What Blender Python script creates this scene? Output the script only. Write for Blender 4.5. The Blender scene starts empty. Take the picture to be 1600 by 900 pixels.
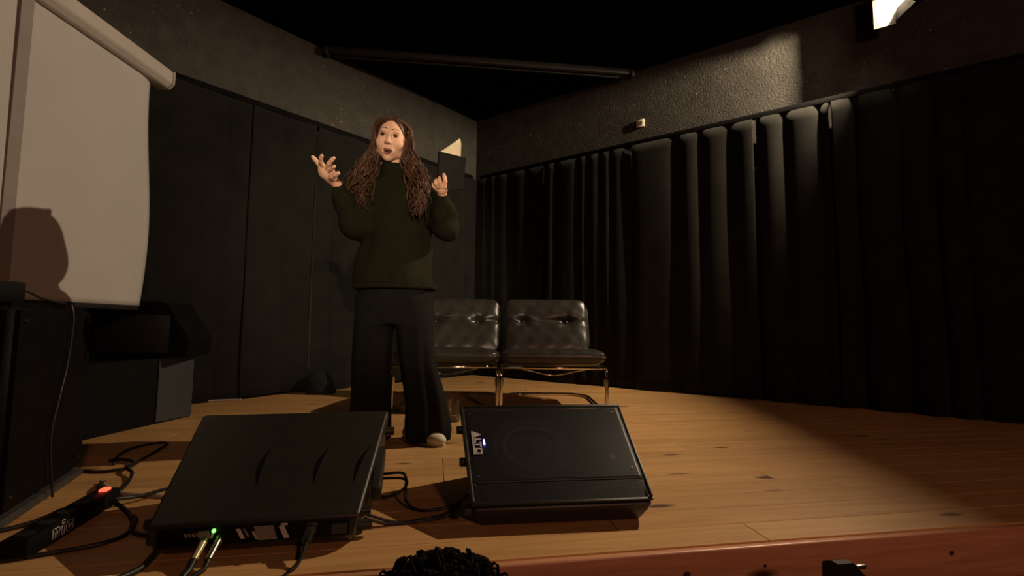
import bpy, bmesh, math, random
import numpy as np
from mathutils import Vector, Matrix, noise as mnoise

# ------------------------------------------------------------------ camera, world, lights, exposure
sc = bpy.context.scene
R_ = math.radians
C = sc.collection
PIT, ROLL, CAMH = 0.0790, 0.0090, 0.60
cam_d = bpy.data.cameras.new('camera')
cam_d.sensor_width = 36.0
cam_d.lens = 735.0 / 1600.0 * 36.0
cam_d.clip_start = 0.02
cam = bpy.data.objects.new('camera', cam_d)
C.objects.link(cam)
cam.matrix_world = Matrix.Translation((0, 0, CAMH)) @ Matrix.Rotation(math.pi/2 + PIT, 4, 'X') @ Matrix.Rotation(ROLL, 4, 'Z')
sc.camera = cam

wd = bpy.data.worlds.new('world'); sc.world = wd; wd.use_nodes = True
wd.node_tree.nodes['Background'].inputs[0].default_value = (0.9, 0.55, 0.42, 1)
wd.node_tree.nodes['Background'].inputs[1].default_value = 0.0035

def area_light(name, loc, target, size, power, col, spread=180):
    l = bpy.data.lights.new(name, 'AREA'); l.shape = 'DISK'; l.size = size
    l.energy = power; l.color = col; l.spread = math.radians(spread)
    o = bpy.data.objects.new(name, l); C.objects.link(o)
    o.location = loc
    o.rotation_euler = (Vector(target) - Vector(loc)).to_track_quat('-Z', 'Y').to_euler()
    return o
# dim lamps of the audience room, hung well behind the camera
area_light('house_lamp_reddish', (2.2, -3.0, 2.3), (0.0, 1.8, 0.5), 0.35, 46.0, (1.0, 0.46, 0.30))
# profile spotlight at the back of the audience room, trained on the performer
spl = bpy.data.lights.new('house_spot', 'SPOT'); spl.energy = 1050.0; spl.color = (1.0, 0.80, 0.52)
spl.spot_size = R_(21); spl.spot_blend = 0.8; spl.shadow_soft_size = 0.05
spo = bpy.data.objects.new('house_spot', spl); C.objects.link(spo); spo.location = (1.3, -4.0, 2.0)
spo.rotation_euler = (Vector((-0.62, 2.4, 1.42)) - Vector((1.3, -4.0, 2.0))).to_track_quat('-Z', 'Y').to_euler()
LAMP = Vector((2.83, 3.18, 3.045))        # the stage floodlight (its bulb and light are made in its builder below)
LAMP_POWER = 480.0
LAMP_COL = (1.0, 0.77, 0.52)

vs = sc.view_settings
vs.view_transform = 'Standard'; vs.look = 'None'; vs.exposure = 0.0; vs.gamma = 1.0; vs.use_curve_mapping = False
try:
    sc.cycles.use_denoising = True
except Exception:
    pass

R = math.radians
random.seed(7)
rng = np.random.default_rng(7)

# ------------------------------------------------------------------ materials
MATS = {}
def mat(name, col, rough=0.6, metal=0.0, spec=0.5, var=0.0, scale=20.0, bump=0.0, bscale=60.0, coat=0.0, emit=None, estr=0.0, trans=0.0, ior=1.45, stretch=None, sheen=0.0):
    if name in MATS: return MATS[name]
    m = bpy.data.materials.new(name); m.use_nodes = True
    nt = m.node_tree; N = nt.nodes; L = nt.links
    b = N['Principled BSDF']
    b.inputs['Base Color'].default_value = (*col, 1)
    b.inputs['Roughness'].default_value = rough
    b.inputs['Metallic'].default_value = metal
    b.inputs['Specular IOR Level'].default_value = spec
    b.inputs['IOR'].default_value = ior
    b.inputs['Coat Weight'].default_value = coat
    b.inputs['Transmission Weight'].default_value = trans
    if sheen: b.inputs['Sheen Weight'].default_value = sheen
    if emit:
        b.inputs['Emission Color'].default_value = (*emit, 1); b.inputs['Emission Strength'].default_value = estr
    tc = N.new('ShaderNodeTexCoord')
    src = tc.outputs['Object']
    if stretch:
        mp = N.new('ShaderNodeMapping'); mp.inputs['Scale'].default_value = stretch
        L.new(src, mp.inputs['Vector']); src = mp.outputs['Vector']
    if var > 0:
        n = N.new('ShaderNodeTexNoise'); n.inputs['Scale'].default_value = scale; n.inputs['Detail'].default_value = 4
        L.new(src, n.inputs['Vector'])
        r = N.new('ShaderNodeMapRange'); r.inputs[1].default_value = 0.3; r.inputs[2].default_value = 0.7
        r.inputs[3].default_value = 1 - var; r.inputs[4].default_value = 1 + var
        L.new(n.outputs['Fac'], r.inputs[0])
        mx = N.new('ShaderNodeVectorMath'); mx.operation = 'SCALE'; mx.inputs[0].default_value = col
        L.new(r.outputs[0], mx.inputs['Scale']); L.new(mx.outputs[0], b.inputs['Base Color'])
    if bump > 0:
        n2 = N.new('ShaderNodeTexNoise'); n2.inputs['Scale'].default_value = bscale; n2.inputs['Detail'].default_value = 3
        L.new(src, n2.inputs['Vector'])
        bp = N.new('ShaderNodeBump'); bp.inputs['Strength'].default_value = bump; bp.inputs['Distance'].default_value = 0.01
        L.new(n2.outputs['Fac'], bp.inputs['Height']); L.new(bp.outputs[0], b.inputs['Normal'])
    MATS[name] = m
    return m

def wood_mat(name, base, dark, knot, rough=0.42, gscale=1.0):
    m = bpy.data.materials.new(name); m.use_nodes = True
    nt = m.node_tree; N = nt.nodes; L = nt.links; b = N['Principled BSDF']
    tc = N.new('ShaderNodeTexCoord'); oi = N.new('ShaderNodeObjectInfo')
    mul = N.new('ShaderNodeMath'); mul.operation = 'MULTIPLY'; mul.inputs[1].default_value = 37.0
    L.new(oi.outputs['Random'], mul.inputs[0])
    add = N.new('ShaderNodeVectorMath'); add.operation = 'ADD'
    L.new(tc.outputs['Object'], add.inputs[0]); L.new(mul.outputs[0], add.inputs[1])
    mp = N.new('ShaderNodeMapping'); mp.inputs['Scale'].default_value = (1.6*gscale, 22*gscale, 22*gscale)
    L.new(add.outputs[0], mp.inputs['Vector'])
    n = N.new('ShaderNodeTexNoise'); n.inputs['Scale'].default_value = 1.6; n.inputs['Detail'].default_value = 5; n.inputs['Distortion'].default_value = 0.8
    L.new(mp.outputs[0], n.inputs['Vector'])
    cr = N.new('ShaderNodeValToRGB')
    cr.color_ramp.elements[0].position = 0.32; cr.color_ramp.elements[0].color = (*dark, 1)
    cr.color_ramp.elements[1].position = 0.62; cr.color_ramp.elements[1].color = (*base, 1)
    L.new(n.outputs['Fac'], cr.inputs[0])
    # knots: stretched dark dashes
    mp2 = N.new('ShaderNodeMapping'); mp2.inputs['Scale'].default_value = (3.0, 9.5, 9.5)
    L.new(add.outputs[0], mp2.inputs['Vector'])
    vo = N.new('ShaderNodeTexVoronoi'); vo.inputs['Scale'].default_value = 1.0; vo.inputs['Randomness'].default_value = 1.0
    L.new(mp2.outputs[0], vo.inputs['Vector'])
    sep = N.new('ShaderNodeSeparateColor'); L.new(vo.outputs['Color'], sep.inputs[0])
    th = N.new('ShaderNodeMapRange'); th.inputs[1].default_value = 0.35; th.inputs[2].default_value = 1.0; th.inputs[3].default_value = -0.05; th.inputs[4].default_value = 0.21
    L.new(sep.outputs[0], th.inputs[0])
    sub = N.new('ShaderNodeMath'); sub.operation = 'SUBTRACT'
    L.new(th.outputs[0], sub.inputs[0]); L.new(vo.outputs['Distance'], sub.inputs[1])
    mr = N.new('ShaderNodeMapRange'); mr.inputs[1].default_value = -0.05; mr.inputs[2].default_value = 0.04
    L.new(sub.outputs[0], mr.inputs[0])
    mix = N.new('ShaderNodeMix'); mix.data_type = 'RGBA'; mix.inputs[7].default_value = (*knot, 1)
    L.new(mr.outputs[0], mix.inputs[0]); L.new(cr.outputs[0], mix.inputs[6])
    # tone of each board
    tr = N.new('ShaderNodeMapRange'); tr.inputs[3].default_value = 0.90; tr.inputs[4].default_value = 1.08
    L.new(oi.outputs['Random'], tr.inputs[0])
    sc_ = N.new('ShaderNodeVectorMath'); sc_.operation = 'SCALE'
    L.new(mix.outputs[2], sc_.inputs[0]); L.new(tr.outputs[0], sc_.inputs['Scale'])
    L.new(sc_.outputs[0], b.inputs['Base Color'])
    b.inputs['Roughness'].default_value = rough
    bp = N.new('ShaderNodeBump'); bp.inputs['Strength'].default_value = 0.08; bp.inputs['Distance'].default_value = 0.004
    L.new(n.outputs['Fac'], bp.inputs['Height']); L.new(bp.outputs[0], b.inputs['Normal'])
    MATS[name] = m
    return m

def plaster_mat():
    m = bpy.data.materials.new('speckled_plaster'); m.use_nodes = True
    nt = m.node_tree; N = nt.nodes; L = nt.links; b = N['Principled BSDF']
    tc = N.new('ShaderNodeTexCoord')
    n = N.new('ShaderNodeTexNoise'); n.inputs['Scale'].default_value = 9; n.inputs['Detail'].default_value = 6
    L.new(tc.outputs['Object'], n.inputs['Vector'])
    cr = N.new('ShaderNodeValToRGB')
    cr.color_ramp.elements[0].position = 0.3; cr.color_ramp.elements[0].color = (0.033, 0.031, 0.0245, 1)
    cr.color_ramp.elements[1].position = 0.7; cr.color_ramp.elements[1].color = (0.055, 0.052, 0.043, 1)
    L.new(n.outputs['Fac'], cr.inputs[0])
    vo = N.new('ShaderNodeTexVoronoi'); vo.inputs['Scale'].default_value = 34
    L.new(tc.outputs['Object'], vo.inputs['Vector'])
    sep = N.new('ShaderNodeSeparateColor'); L.new(vo.outputs['Color'], sep.inputs[0])
    th = N.new('ShaderNodeMapRange'); th.inputs[1].default_value = 0.35; th.inputs[2].default_value = 1.0; th.inputs[3].default_value = 0.05; th.inputs[4].default_value = 0.25
    L.new(sep.outputs[0], th.inputs[0])
    cl = N.new('ShaderNodeTexNoise'); cl.inputs['Scale'].default_value = 2.2; L.new(tc.outputs['Object'], cl.inputs['Vector'])
    clr = N.new('ShaderNodeMapRange'); clr.inputs[1].default_value = 0.34; clr.inputs[2].default_value = 0.60; L.new(cl.outputs['Fac'], clr.inputs[0])
    thm = N.new('ShaderNodeMath'); thm.operation = 'MULTIPLY'; L.new(th.outputs[0], thm.inputs[0]); L.new(clr.outputs[0], thm.inputs[1])
    lt = N.new('ShaderNodeMath'); lt.operation = 'LESS_THAN'; L.new(vo.outputs['Distance'], lt.inputs[0]); L.new(thm.outputs[0], lt.inputs[1])
    mix = N.new('ShaderNodeMix'); mix.data_type = 'RGBA'
    L.new(sep.outputs[1], (cmix := N.new('ShaderNodeValToRGB')).inputs[0])
    cmix.color_ramp.elements[0].color = (0.012, 0.010, 0.008, 1); cmix.color_ramp.elements[0].position = 0.35
    cmix.color_ramp.elements[1].color = (0.34, 0.30, 0.21, 1); cmix.color_ramp.elements[1].position = 0.75
    L.new(lt.outputs[0], mix.inputs[0]); L.new(cr.outputs[0], mix.inputs[6]); L.new(cmix.outputs[0], mix.inputs[7])
    L.new(mix.outputs[2], b.inputs['Base Color'])
    b.inputs['Roughness'].default_value = 0.75
    n2 = N.new('ShaderNodeTexNoise'); n2.inputs['Scale'].default_value = 70; n2.inputs['Detail'].default_value = 4; L.new(tc.outputs['Object'], n2.inputs['Vector'])
    bp = N.new('ShaderNodeBump'); bp.inputs['Strength'].default_value = 0.6; bp.inputs['Distance'].default_value = 0.01
    L.new(n2.outputs['Fac'], bp.inputs['Height']); L.new(bp.outputs[0], b.inputs['Normal'])
    return m

def grille_mat():
    m = bpy.data.materials.new('perforated_steel'); m.use_nodes = True
    nt = m.node_tree; N = nt.nodes; L = nt.links; b = N['Principled BSDF']
    b.inputs['Base Color'].default_value = (0.022, 0.022, 0.024, 1); b.inputs['Roughness'].default_value = 0.45; b.inputs['Metallic'].default_value = 0.3
    tc = N.new('ShaderNodeTexCoord')
    mp = N.new('ShaderNodeMapping'); mp.inputs['Scale'].default_value = (220, 220, 0)
    L.new(tc.outputs['Object'], mp.inputs['Vector'])
    vo = N.new('ShaderNodeTexVoronoi'); vo.inputs['Randomness'].default_value = 0.0; vo.inputs['Scale'].default_value = 1
    L.new(mp.outputs[0], vo.inputs['Vector'])
    lt = N.new('ShaderNodeMath'); lt.operation = 'LESS_THAN'; lt.inputs[1].default_value = 0.36; L.new(vo.outputs['Distance'], lt.inputs[0])
    t = N.new('ShaderNodeBsdfTransparent'); mx = N.new('ShaderNodeMixShader')
    L.new(lt.outputs[0], mx.inputs[0]); L.new(b.outputs[0], mx.inputs[1]); L.new(t.outputs[0], mx.inputs[2])
    L.new(mx.outputs[0], N['Material Output'].inputs['Surface'])
    return m

PINE = wood_mat('pine_boards', (0.54, 0.315, 0.125), (0.45, 0.24, 0.088), (0.10, 0.042, 0.018), rough=0.48)
FASCIA = wood_mat('red_stained_pine', (0.58, 0.285, 0.16), (0.44, 0.19, 0.095), (0.06, 0.018, 0.010), rough=0.38)
PLASTER = plaster_mat()
GRILLE = grille_mat()
CURT = mat('black_curtain_cloth', (0.0120, 0.0117, 0.0098), 0.9, spec=0.10, var=0.2, scale=6, bump=0.15, bscale=350, sheen=0.05)
CEILM = mat('black_ceiling_paint', (0.003, 0.0028, 0.0026), 0.9, spec=0.05, var=0.2, scale=5)
BEAMM = mat('black_beam_paint', (0.030, 0.029, 0.027), 0.45, var=0.15, scale=8)
SLAB = mat('stage_underside', (0.03, 0.02, 0.012), 0.8, var=0.2, scale=4)
HOUSE = mat('house_floor_dark', (0.03, 0.02, 0.016), 0.7, var=0.3, scale=4)
PLAST = mat('black_speaker_plastic', (0.0175, 0.0175, 0.0125), 0.40, var=0.15, scale=30, bump=0.12, bscale=500)
PLAST2 = mat('black_cabinet_paint', (0.0030, 0.0028, 0.0028), 0.65, spec=0.15, var=0.2, scale=20, bump=0.1, bscale=300)
CABLE = mat('black_cable_rubber', (0.012, 0.010, 0.010), 0.45, var=0.1, scale=40)
CABLEW = mat('grey_cable', (0.33, 0.30, 0.27), 0.5, var=0.1, scale=40)
METAL = mat('chrome_tube', (0.72, 0.66, 0.56), 0.13, metal=1.0, var=0.06, scale=30)
STEEL = mat('dull_steel', (0.45, 0.42, 0.38), 0.35, metal=1.0, var=0.1, scale=40)
LEATHER = mat('black_leather', (0.030, 0.026, 0.022), 0.34, spec=0.6, var=0.25, scale=14, bump=0.10, bscale=70)
SCREENM = mat('projection_cloth', (0.46, 0.45, 0.435), 0.85, spec=0.15, var=0.03, scale=3)
CASEM = mat('cream_screen_case', (0.46, 0.43, 0.40), 0.5, var=0.04, scale=8)
SHADEM = mat('screen_shadow_tone', (0.26, 0.235, 0.22), 0.8, var=0.05, scale=8)  # shadow on the screen cloth, painted as a darker tone
SKIN = mat('skin', (0.80, 0.48, 0.345), 0.5, spec=0.35, var=0.05, scale=25)
HAIRM = mat('auburn_hair', (0.068, 0.031, 0.017), 0.45, spec=0.4, var=0.45, scale=30, stretch=(1, 1, 0.25))
SWEAT = mat('olive_knit', (0.0130, 0.0128, 0.0062), 0.9, spec=0.15, var=0.15, scale=60, bump=0.35, bscale=220)
TROUS = mat('black_trouser_cloth', (0.0085, 0.0082, 0.0080), 0.9, spec=0.15, var=0.2, scale=20, bump=0.1, bscale=250)
SHOEW = mat('off_white_canvas', (0.72, 0.64, 0.50), 0.6, var=0.08, scale=50)
SOLE = mat('shoe_sole_rubber', (0.62, 0.55, 0.44), 0.5, var=0.05, scale=40)
BOOKC = mat('black_book_cover', (0.0055, 0.005, 0.005), 0.6, spec=0.25, var=0.1, scale=20)
PAPER = mat('cream_paper', (0.78, 0.68, 0.50), 0.8, var=0.04, scale=30)
GLASS = mat('clear_glass', (1, 1, 1), 0.02, trans=1.0, ior=1.45)
WATER = mat('water', (1, 1, 1), 0.0, trans=1.0, ior=1.33)
SOCK = mat('cream_socket_plastic', (0.72, 0.62, 0.46), 0.4, var=0.04, scale=60)
BLUEL = mat('blue_led', (0.05, 0.08, 1.0), 0.3, emit=(0.10, 0.16, 1.0), estr=14.0, var=0.01)
GREENL = mat('green_led', (0.1, 0.9, 0.1), 0.3, emit=(0.12, 1.0, 0.08), estr=5.0, var=0.01)
REDL = mat('red_switch_glow', (1.0, 0.1, 0.05), 0.3, emit=(1.0, 0.06, 0.03), estr=3.2, var=0.01)
PRINT = mat('grey_white_print', (0.50, 0.48, 0.46), 0.5, var=0.05, scale=60)
PRINTD = mat('faded_label_print', (0.20, 0.19, 0.16), 0.5, var=0.15, scale=90)
BLUEG = mat('blue_grey_panel', (0.034, 0.036, 0.042), 0.6, var=0.06, scale=6)
TEETH = mat('teeth', (0.75, 0.68, 0.58), 0.3, var=0.02)
LIP = mat('lips', (0.40, 0.145, 0.11), 0.5, var=0.06, scale=60)
BROW = mat('eyebrow_hair', (0.07, 0.032, 0.017), 0.7, var=0.2, scale=90)
EYEW = mat('eye_white', (0.36, 0.30, 0.25), 0.3, var=0.02)
IRIS = mat('iris_dark', (0.028, 0.015, 0.009), 0.15, var=0.1, scale=80)
MOUTHD = mat('mouth_inside', (0.05, 0.012, 0.010), 0.6, var=0.1, scale=40)
CONE = mat('speaker_cone_paper', (0.16, 0.15, 0.13), 0.7, var=0.1, scale=40)
BLACKH = mat('dark_curly_hair', (0.003, 0.002, 0.002), 0.8, spec=0.1, var=0.3, scale=60)
DARKCLOTH = mat('dark_jacket_cloth', (0.004, 0.0036, 0.0036), 0.9, var=0.2, scale=20)
BULB = mat('lamp_bulb', (1, 0.9, 0.7), 0.3, emit=(1.0, 0.74, 0.46), estr=60.0, var=0.01)
BLACKM = mat('black_painted_metal', (0.015, 0.014, 0.013), 0.45, var=0.15, scale=30)
BLACKW = mat('black_painted_wood', (0.010, 0.008, 0.008), 0.55, var=0.2, scale=15)
YELP = mat('yellow_plug', (0.55, 0.50, 0.28), 0.35, metal=0.4, var=0.1, scale=60)

# ------------------------------------------------------------------ helpers
def tag(o, label=None, cat=None, group=None, kind=None):
    if label: o['label'] = label
    if cat: o['category'] = cat
    if group: o['group'] = group
    if kind: o['kind'] = kind
    return o
def empty(name, loc=(0, 0, 0), rz=0.0):
    o = bpy.data.objects.new(name, None); C.objects.link(o)
    o.empty_display_size = 0.1
    o.location = loc; o.rotation_euler = (0, 0, rz)
    return o
def link(name, me, m, parent=None, loc=None, smooth=False):
    if m is not None and len(me.materials) == 0: me.materials.append(m)
    if smooth:
        me.polygons.foreach_set('use_smooth', [True]*len(me.polygons))
    o = bpy.data.objects.new(name, me); C.objects.link(o)
    if parent is not None: o.parent = parent
    if loc is not None: o.location = loc
    return o
def from_bm(name, bm, m, parent=None, smooth=False, loc=None):
    bmesh.ops.recalc_face_normals(bm, faces=bm.faces)
    me = bpy.data.meshes.new(name); bm.to_mesh(me); bm.free()
    o = link(name, me, m, parent, loc, smooth)
    if smooth == 'auto':
        me.polygons.foreach_set('use_smooth', [True]*len(me.polygons))
        me.set_sharp_from_angle(angle=R(38))
    return o
def add_box(bm, c, s, rot=None, bev=0.0, seg=2):
    r = bmesh.ops.create_cube(bm, size=1.0)
    vs_ = r['verts']
    bmesh.ops.scale(bm, vec=s, verts=vs_)
    if bev > 0:
        es = list({e for v in vs_ for e in v.link_edges})
        rr = bmesh.ops.bevel(bm, geom=es, offset=bev, segments=seg, affect='EDGES', profile=0.5)
        vs_ = list({v for f in rr['faces'] for v in f.verts} | {v for v in vs_ if v.is_valid})
    M = Matrix.Translation(c) @ (rot.to_4x4() if rot is not None else Matrix.Identity(4))
    bmesh.ops.transform(bm, matrix=M, verts=vs_)
    return vs_
def box(name, c, s, m, parent=None, bev=0.0, rot=None, seg=2):
    bm = bmesh.new(); add_box(bm, c, s, rot, bev, seg)
    return from_bm(name, bm, m, parent, smooth='auto' if bev > 0 else False)
def add_cyl(bm, a, b, r0, r1=None, seg=16, caps=True):
    a = Vector(a); b = Vector(b); r1 = r0 if r1 is None else r1
    d = b - a
    q = d.to_track_quat('Z', 'Y').to_matrix()
    ra, rb = [], []
    for i in range(seg):
        t = 2*math.pi*i/seg
        v = q @ Vector((math.cos(t), math.sin(t), 0))
        ra.append(bm.verts.new(a + v*r0)); rb.append(bm.verts.new(b + v*r1))
    for i in range(seg):
        j = (i+1) % seg
        bm.faces.new((ra[i], ra[j], rb[j], rb[i]))
    if caps:
        bm.faces.new(ra[::-1]); bm.faces.new(rb)
def cyl(name, a, b, r0, m, parent=None, r1=None, seg=16):
    bm = bmesh.new(); add_cyl(bm, a, b, r0, r1, seg)
    return from_bm(name, bm, m, parent, smooth='auto')
def catmull(pts, n=8, closed=False):
    P = [Vector(p) for p in pts]
    if len(P) < 3: return P
    out = []
    m = len(P)
    rngi = range(m if closed else m-1)
    for i in rngi:
        p0 = P[(i-1) % m] if (closed or i > 0) else P[0]*2 - P[1]
        p1 = P[i]; p2 = P[(i+1) % m]
        p3 = P[(i+2) % m] if (closed or i+2 < m) else P[-1]*2 - P[-2]
        for k in range(n):
            t = k/n
            out.append(0.5*((2*p1) + (p2-p0)*t + (2*p0-5*p1+4*p2-p3)*t*t + (3*p1-p0-3*p2+p3)*t*t*t))
    if not closed: out.append(P[-1])
    return out
def add_tube(bm, pts, r, seg=8, closed=False, caps=True, flat=1.0):
    P = [Vector(p) for p in pts]; n = len(P)
    rad = r if callable(r) else (lambda t: r)
    rings = []; up = None
    for i in range(n):
        if closed: d = P[(i+1) % n] - P[i-1]
        else: d = P[min(i+1, n-1)] - P[max(i-1, 0)]
        if d.length < 1e-9: d = Vector((0, 0, 1))
        d.normalize()
        if up is None:
            up = Vector((0, 0, 1)) if abs(d.z) < 0.9 else Vector((0, 1, 0))
        x = d.cross(up)
        if x.length < 1e-6: x = d.orthogonal()
        x.normalize(); y = x.cross(d); y.normalize(); up = y
        rr = rad(i/max(1, n-1))
        rings.append([bm.verts.new(P[i] + x*(math.cos(2*math.pi*k/seg)*rr) + y*(math.sin(2*math.pi*k/seg)*rr*flat)) for k in range(seg)])
    for i in range(n if closed else n-1):
        a, b = rings[i], rings[(i+1) % n]
        for k in range(seg):
            j = (k+1) % seg
            bm.faces.new((a[k], a[j], b[j], b[k]))
    if caps and not closed:
        bm.faces.new(rings[0][::-1]); bm.faces.new(rings[-1])
def tube(name, pts, r, m, parent=None, seg=8, closed=False, n=8, smooth_path=True):
    bm = bmesh.new()
    add_tube(bm, catmull(pts, n, closed) if smooth_path else pts, r, seg, closed)
    return from_bm(name, bm, m, parent, smooth=True)
def round_corners(pts, rad, n=5, closed=False):
    P = [Vector(p) for p in pts]; out = []
    m = len(P)
    for i in range(m):
        if not closed and i in (0, m-1): out.append(P[i]); continue
        a, b, c = P[i-1], P[i], P[(i+1) % m]
        r = min(rad, (a-b).length*0.48, (c-b).length*0.48)
        p, q = b + (a-b).normalized()*r, b + (c-b).normalized()*r
        for k in range(n+1):
            t = k/n
            out.append(p*(1-t)**2 + b*2*t*(1-t) + q*t*t)
    return out
def prism(name, poly, th, m, parent=None, M=None, bev=0.0):
    """extrude a 2D polygon (x,z) by th along y; M places it"""
    bm = bmesh.new()
    a = [bm.verts.new((x, 0, z)) for x, z in poly]; b = [bm.verts.new((x, th, z)) for x, z in poly]
    bm.faces.new(a); bm.faces.new(b[::-1])
    for i in range(len(poly)):
        j = (i+1) % len(poly)
        bm.faces.new((a[i], b[i], b[j], a[j]))
    if bev: bmesh.ops.bevel(bm, geom=list(bm.edges), offset=bev, segments=2, affect='EDGES')
    if M is not None: bmesh.ops.transform(bm, matrix=M, verts=bm.verts)
    return from_bm(name, bm, m, parent)
def np_mesh(name, V, F):
    me = bpy.data.meshes.new(name)
    V = np.asarray(V, np.float32); F = np.asarray(F, np.int32)
    k = F.shape[1]
    me.vertices.add(len(V)); me.vertices.foreach_set('co', V.ravel())
    me.loops.add(F.size); me.loops.foreach_set('vertex_index', F.ravel())
    me.polygons.add(len(F)); me.polygons.foreach_set('loop_start', np.arange(0, F.size, k, dtype=np.int32))
    me.update(calc_edges=True); me.validate()
    me.polygons.foreach_set('use_smooth', np.ones(len(F), bool))
    return me

# ---- signed distance fields meshed with surface nets (for bodies and clothes)
class Field:
    def __init__(s, lo, hi, h):
        s.lo = np.array(lo, float); s.h = h
        s.n = np.ceil((np.array(hi)-s.lo)/h).astype(int) + 1
        s.a = np.full(s.n, 0.5, np.float32)
        s.ax = [s.lo[i] + h*np.arange(s.n[i]) for i in range(3)]
    def sub(s, lo, hi, pad):
        sl = []
        for i in range(3):
            a = int(np.clip(np.floor((lo[i]-pad-s.lo[i])/s.h), 0, s.n[i])); b = int(np.clip(np.ceil((hi[i]+pad-s.lo[i])/s.h)+1, 0, s.n[i]))
            sl.append(slice(a, b))
        g = np.meshgrid(*[s.ax[i][sl[i]] for i in range(3)], indexing='ij', sparse=True)
        return tuple(sl), g
    def put(s, sl, d, k, cut=False):
        a = s.a[sl]
        if a.size == 0: return
        if cut:
            d = -d
            h = np.clip(0.5 - 0.5*(a-d)/k, 0, 1)
            s.a[sl] = a*(1-h) + d*h + k*h*(1-h)
        else:
            h = np.clip(0.5 + 0.5*(a-d)/k, 0, 1)
            s.a[sl] = a*(1-h) + d*h - k*h*(1-h)
    def ell(s, c, r, k=0.01, rot=None, cut=False):
        c = np.array(c, float); r = np.array(r, float); m = r.max()
        sl, (X, Y, Z) = s.sub(c-m, c+m, 2*k+3*s.h)
        X = X-c[0]; Y = Y-c[1]; Z = Z-c[2]
        if rot is not None:
            q = [rot[0][i]*X + rot[1][i]*Y + rot[2][i]*Z for i in range(3)]
        else: q = [X, Y, Z]
        k0 = np.sqrt((q[0]/r[0])**2 + (q[1]/r[1])**2 + (q[2]/r[2])**2) + 1e-9
        k1 = np.sqrt((q[0]/r[0]**2)**2 + (q[1]/r[1]**2)**2 + (q[2]/r[2]**2)**2) + 1e-9
        s.put(sl, k0*(k0-1)/k1, k, cut)
    def cap(s, a, b, ra, rb=None, k=0.01, cut=False):
        a = np.array(a, float); b = np.array(b, float); rb = ra if rb is None else rb; m = max(ra, rb)
        sl, (X, Y, Z) = s.sub(np.minimum(a, b)-m, np.maximum(a, b)+m, 2*k+3*s.h)
        ab = b-a; L2 = (ab**2).sum()+1e-12
        X = X-a[0]; Y = Y-a[1]; Z = Z-a[2]
        t = np.clip((X*ab[0]+Y*ab[1]+Z*ab[2])/L2, 0, 1)
        d = np.sqrt((X-t*ab[0])**2 + (Y-t*ab[1])**2 + (Z-t*ab[2])**2) - (ra+(rb-ra)*t)
        s.put(sl, d, k, cut)
    def chain(s, pts, rs, k=0.01):
        for i in range(len(pts)-1): s.cap(pts[i], pts[i+1], rs[i], rs[i+1], k)
    def loft(s, rows, k=0.02, fold=None):
        """rows (z,cx,cy,rx,ry) rising in z"""
        rows = np.array(rows, float)
        m = rows[:, 3:].max()
        lo = (rows[:, 1].min()-m, rows[:, 2].min()-m, rows[0, 0]); hi = (rows[:, 1].max()+m, rows[:, 2].max()+m, rows[-1, 0])
        sl, (X, Y, Z) = s.sub(lo, hi, 2*k+3*s.h)
        z = np.clip(Z, rows[0, 0], rows[-1, 0])
        cx, cy, rx, ry = [np.interp(z, rows[:, 0], rows[:, i]) for i in (1, 2, 3, 4)]
        q = np.sqrt(((X-cx)/rx)**2 + ((Y-cy)/ry)**2)
        d = (q-1)*np.minimum(rx, ry)
        if fold is not None: d = d + fold(np.arctan2((Y-cy)/ry, (X-cx)/rx), Z)
        d = np.maximum(d, np.maximum(rows[0, 0]-Z, Z-rows[-1, 0]))
        s.put(sl, d, k)
    def mesh(s):
        a = s.a; ins = a < 0
        n = a.shape
        cnt = np.zeros((n[0]-1, n[1]-1, n[2]-1), np.int8)
        for dx in (0, 1):
            for dy in (0, 1):
                for dz in (0, 1):
                    cnt += ins[dx:n[0]-1+dx, dy:n[1]-1+dy, dz:n[2]-1+dz]
        act = np.argwhere((cnt > 0) & (cnt < 8))
        idx = -np.ones(cnt.shape, np.int64); idx[tuple(act.T)] = np.arange(len(act))
        acc = np.zeros((len(act), 3)); w = np.zeros(len(act))
        corners = [(i, j, k) for i in (0, 1) for j in (0, 1) for k in (0, 1)]
        for c0 in corners:
            for ax in range(3):
                if c0[ax]: continue
                c1 = list(c0); c1[ax] = 1
                v0 = a[tuple((act+c0).T)]; v1 = a[tuple((act+c1).T)]
                x = (v0 < 0) != (v1 < 0)
                t = np.where(x, v0/(v0-v1+1e-12), 0)
                p = np.repeat(np.array([c0], float), len(act), 0); p[:, ax] = t
                acc += p*x[:, None]; w += x
        V = (act + acc/w[:, None])*s.h + s.lo
        F = []
        for ax in range(3):
            sl0 = [slice(None)]*3; sl1 = [slice(None)]*3
            sl0[ax] = slice(0, n[ax]-1); sl1[ax] = slice(1, n[ax])
            x = ins[tuple(sl0)] != ins[tuple(sl1)]
            E = np.argwhere(x)
            o1, o2 = [(1, 2), (2, 0), (0, 1)][ax]
            ok = (E[:, o1] > 0) & (E[:, o2] > 0) & (E[:, o1] < n[o1]-1) & (E[:, o2] < n[o2]-1)
            E = E[ok]
            e1 = np.zeros(3, int); e1[o1] = 1
            e2 = np.zeros(3, int); e2[o2] = 1
            q = np.stack([idx[tuple((E-e1-e2).T)], idx[tuple((E-e2).T)], idx[tuple(E.T)], idx[tuple((E-e1).T)]], 1)
            flip = ~ins[tuple(E.T)]
            q[flip] = q[flip][:, ::-1]
            F.append(q)
        return V, np.concatenate(F)

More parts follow.
